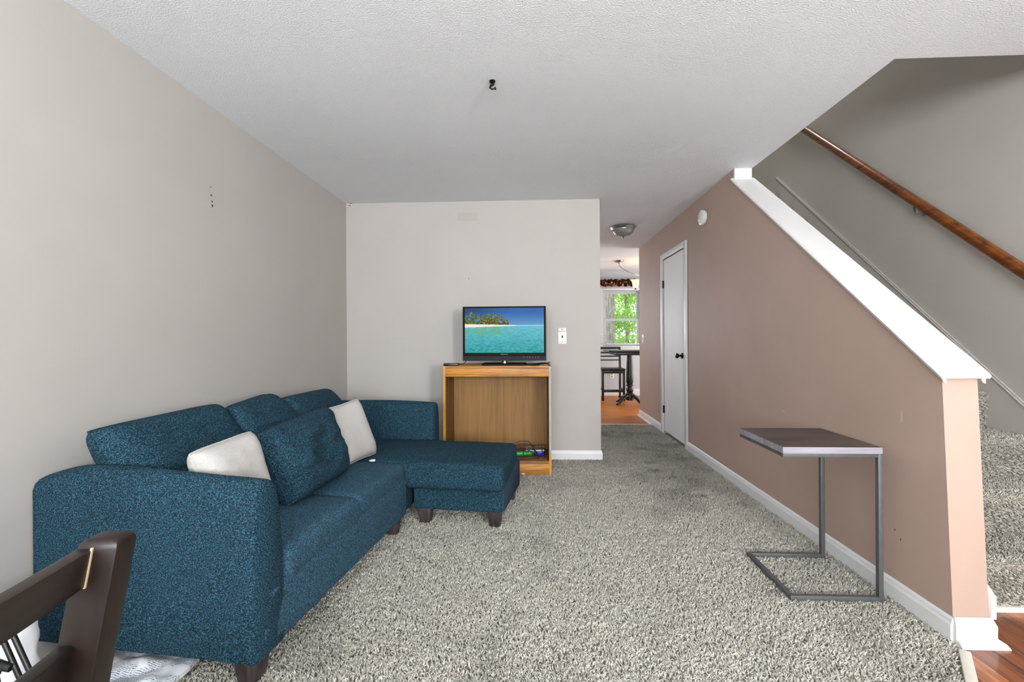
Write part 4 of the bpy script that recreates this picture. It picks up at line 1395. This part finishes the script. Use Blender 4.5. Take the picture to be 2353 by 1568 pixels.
po = thing('kitchen_outlet', 'white wall outlet below the kitchen window', 'outlet', (1.579, YK, 0.33))
Geo().box(-0.038, 0.038, -0.006, 0.0, 0.0, 0.118).build('plate', M['plastic_white'], po, bevel=0.002)
for z_ in (0.034, 0.082):
    Geo().lathe([(0.015, -0.0085), (0.017, -0.005)], 14, (0, 0, z_), 'y').build('receptacle', M['plastic_midgrey'], po)

# ------------------------------------------------------------------ kitchen chair and table
kc = thing('kitchen_chair', 'black ladder back counter chair under the kitchen window', 'chair', (1.475, 8.48, 0))
for (x_, y_, ztop) in ((-0.19, -0.17, 0.545), (0.19, -0.17, 0.545)):
    Geo().box(x_ - 0.02, x_ + 0.02, y_ - 0.02, y_ + 0.02, -0.008, ztop).build('leg', M['black'], kc, bevel=0.003)
for x_ in (-0.19, 0.19):
    loft(Geo(), [[(x_ - 0.018, y_ - 0.016, z_), (x_ + 0.018, y_ - 0.016, z_), (x_ + 0.018, y_ + 0.016, z_), (x_ - 0.018, y_ + 0.016, z_)] for (y_, z_) in ((0.22, -0.008), (0.19, 0.50), (0.225, 0.96))]).build('back_post', M['black'], kc, bevel=0.003)
soft_box('seat', -0.215, 0.215, -0.20, 0.20, 0.540, 0.575, 0.012, M['black'], kc, step=0.1)
Geo().box(-0.18, 0.18, -0.185, -0.165, 0.485, 0.541).build('apron', M['black'], kc, bevel=0.002)
for (z0, z1, y_) in ((0.915, 0.962, 0.222), (0.835, 0.862, 0.216), (0.770, 0.795, 0.211), (0.700, 0.722, 0.206)):
    Geo().box(-0.175, 0.175, y_ - 0.008, y_ + 0.008, z0, z1).build('back_rail', M['black'], kc, bevel=0.003)
Geo().box(-0.175, 0.175, -0.182, -0.160, 0.145, 0.195).build('stretcher', M['black'], kc, bevel=0.002)
for x_ in (-0.19, 0.19):
    Geo().box(x_ - 0.009, x_ + 0.009, -0.155, 0.205, 0.17, 0.20).build('stretcher', M['black'], kc, bevel=0.002)

kt = thing('pedestal_table', 'black counter height pedestal table in the kitchen', 'table', (1.66, 7.80, 0))
Geo().prism([(-0.40, -0.30), (-0.34, -0.36), (0.50, -0.36), (0.50, 0.36), (-0.34, 0.36), (-0.40, 0.30)], 'z', 0.895, 0.920).build('top', M['black'], kt, bevel=0.004)
Geo().box(-0.29, 0.46, -0.31, 0.31, 0.845, 0.894).build('apron', M['black'], kt, bevel=0.003)
Geo().lathe([(0.045, 0.845), (0.042, 0.80), (0.050, 0.70), (0.058, 0.48), (0.060, 0.38), (0.048, 0.345), (0.060, 0.335), (0.060, 0.318), (0.042, 0.305), (0.056, 0.28), (0.062, 0.25), (0.054, 0.215), (0.045, 0.205),
             (0.064, 0.190), (0.066, 0.075), (0.050, 0.07)], 24, (0, 0, 0)).build('column', M['black'], kt)
for k in range(4):
    a = R(35 + 90 * k)
    pts = []
    for (r_, z_) in ((0.03, 0.15), (0.09, 0.145), (0.16, 0.11), (0.22, 0.06), (0.265, 0.028), (0.30, 0.020)):
        pts.append((r_ * math.cos(a), r_ * math.sin(a), z_))
    Geo().tube(pts, [0.034, 0.034, 0.030, 0.026, 0.024, 0.022], 10, 0.8).build('foot', M['black'], kt)

# ------------------------------------------------------------------ chandelier
chd = thing('chandelier', 'nickel swag chandelier with glowing amber glass shades over the kitchen table', 'chandelier', (1.49, 7.80, ZC))
Geo().lathe([(0.080, 0.001), (0.084, -0.008), (0.070, -0.022), (0.030, -0.030), (0.010, -0.045)], 28, (0, 0, 0)).build('canopy', M['chrome'], chd)
bx_, bz_ = 0.50, -0.42
pts = []
for i in range(25):
    t = i / 24
    pts.append((bx_ * t ** 1.25, 0, -0.04 + (bz_ + 0.12 + 0.04) * (t ** 0.62) + 0.0))
Geo().tube(pts, 0.006, 6).build('chain', M['chrome'], chd)
Geo().lathe([(0.008, 0.12), (0.018, 0.10), (0.012, 0.07), (0.035, 0.03), (0.040, -0.02), (0.020, -0.06), (0.026, -0.08), (0.006, -0.12)], 20, (bx_, 0, bz_)).build('body', M['chrome'], chd)
for k in range(3):
    a = R(180 + 120 * k)
    ca_, sa_ = math.cos(a), math.sin(a)
    pts = [(bx_ + r_ * ca_, r_ * sa_, bz_ + z_) for (r_, z_) in ((0.03, -0.03), (0.08, -0.10), (0.14, -0.125), (0.19, -0.11), (0.215, -0.08), (0.22, -0.05))]
    am = Geo().tube(pts, 0.008, 8).build('arm', M['chrome'], chd)
    ce_ = (bx_ + 0.22 * ca_, 0.22 * sa_, bz_)
    Geo().lathe([(0.006, -0.075), (0.028, -0.06), (0.032, -0.045), (0.010, -0.042)], 18, ce_).build('cup', M['chrome'], am)
    Geo().lathe([(0.030, -0.045), (0.045, -0.03), (0.052, 0.0), (0.054, 0.035), (0.066, 0.070), (0.086, 0.092), (0.083, 0.093), (0.062, 0.070), (0.050, 0.035), (0.047, 0.0), (0.040, -0.028), (0.006, -0.040)], 28, ce_).build('shade', M['shade_lit'], am)
    ld = bpy.data.lights.new('bulb', 'POINT')
    ld.energy = 0.8
    ld.color = (1.0, 0.72, 0.40)
    ld.shadow_soft_size = 0.03
    lo = bpy.data.objects.new('bulb', ld)
    COL.objects.link(lo)
    lo.parent = chd
    lo.location = (ce_[0], ce_[1], ce_[2] + 0.06)

# ------------------------------------------------------------------ outdoors behind the kitchen window
gr = Geo().box(-8, 14, 9.3, 34, -1.3, -1.2)
struct(gr.build('ground_outside', plain('leafy_ground', srgb(74, 96, 44), 0.95, var=0.4, vscale=3), smooth=False), 'green ground outside the kitchen window')
mb = NT('tree_bark')
nb = mb.noise(mb.co((9, 9, 1.5)), 3, 4, 0.7)
mb.base(mb.ramp(nb, [(0.35, srgb(92, 84, 72)), (0.65, srgb(176, 168, 150))]))
mb.bump(nb, 0.8, 0.03)
M['bark'] = mb.set(0.95, 0, 0.1)
mlf = NT('leaf_green')
vn = mlf.noise(mlf.co(), 1.6, 2)
mlf.base(mlf.ramp(vn, [(0.35, srgb(84, 140, 36)), (0.65, srgb(170, 212, 90))]))
M['leaf'] = mlf.set(0.6, 0, 0.3, **{'Transmission Weight': 0.0})
tl = mlf.n('ShaderNodeBsdfTranslucent')
tl.inputs['Color'].default_value = srgb(190, 230, 100)
mxs = mlf.n('ShaderNodeMixShader')
mxs.inputs[0].default_value = 0.45
mlf.l(mlf.b.outputs[0], mxs.inputs[1])
mlf.l(tl.outputs[0], mxs.inputs[2])
mlf.l(mxs.outputs[0], mlf.out.inputs['Surface'])


def tree(loc, trunk_r, h, crowns, nleaf, label, seed):
    t_ = thing('woodland_tree', label, 'tree', loc, 0, 'trees outside the kitchen window')
    rg = np.random.default_rng(seed)
    pts = [(0.03 * math.sin(i * 1.1 + seed), 0.03 * math.cos(i * 0.7), h * i / 10) for i in range(11)]
    Geo().tube(pts, [trunk_r * (1.15 - 0.04 * i) for i in range(11)], 14).build('trunk', M['bark'], t_)
    V, F = [], []
    for (cx, cy_, cz_, rx, rz2) in crowns:
        m_ = nleaf // len(crowns)
        d_ = rg.normal(size=(m_, 3))
        d_ /= np.linalg.norm(d_, axis=1, keepdims=True)
        c_ = np.array([cx, cy_, cz_]) + d_ * np.array([rx, rx, rz2]) * rg.random((m_, 1)) ** 0.45
        a_ = rg.normal(size=(m_, 3)); a_ /= np.linalg.norm(a_, axis=1, keepdims=True)
        b_ = np.cross(a_, rg.normal(size=(m_, 3))); b_ /= np.linalg.norm(b_, axis=1, keepdims=True)
        s_ = 0.05 + 0.05 * rg.random((m_, 1))
        o_ = len(V)
        Q = np.stack([c_ - a_ * s_, c_ + b_ * s_ * 0.5, c_ + a_ * s_, c_ - b_ * s_ * 0.5], 1).reshape(-1, 3)
        V += Q.tolist()
        F += [(o_ + 4 * q, o_ + 4 * q + 1, o_ + 4 * q + 2, o_ + 4 * q + 3) for q in range(m_)]
    me_ = bpy.data.meshes.new('foliage')
    me_.from_pydata(V, [], F)
    fo = link('foliage', me_, M['leaf'], t_, smooth=False)
    fo['kind'] = 'stuff'


tree((2.20, 13.2, -1.2), 0.20, 7.0, [(0.4, 0.5, 6.0, 1.4, 0.8)], 1500, 'pale barked tree trunk nearest the kitchen window', 1)
tree((3.2, 15.5, -1.2), 0.07, 5.0, [(0.1, 0, 3.9, 1.1, 0.6), (-0.2, -0.4, 2.9, 1.1, 0.45), (0.2, 0.1, 2.0, 1.2, 0.5), (0.3, 0, 1.1, 1.1, 0.4)], 3800, 'young leafy tree right of the pale trunk outside', 2)
tree((1.2, 19.0, -1.2), 0.08, 5.0, [(0.4, 0, 4.2, 1.8, 1.1), (0.5, 0, 2.5, 1.8, 1.0), (0.4, 0, 1.0, 1.7, 0.6)], 3500, 'leafy tree left of the pale trunk outside', 3)
tree((4.2, 24.0, -1.2), 0.16, 8.0, [(0, 0, 5.0, 2.6, 1.5), (-0.8, 0, 3.0, 2.6, 1.2), (0.2, 0, 1.2, 2.6, 0.8)], 6000, 'broad leafy tree far behind the others outside', 4)
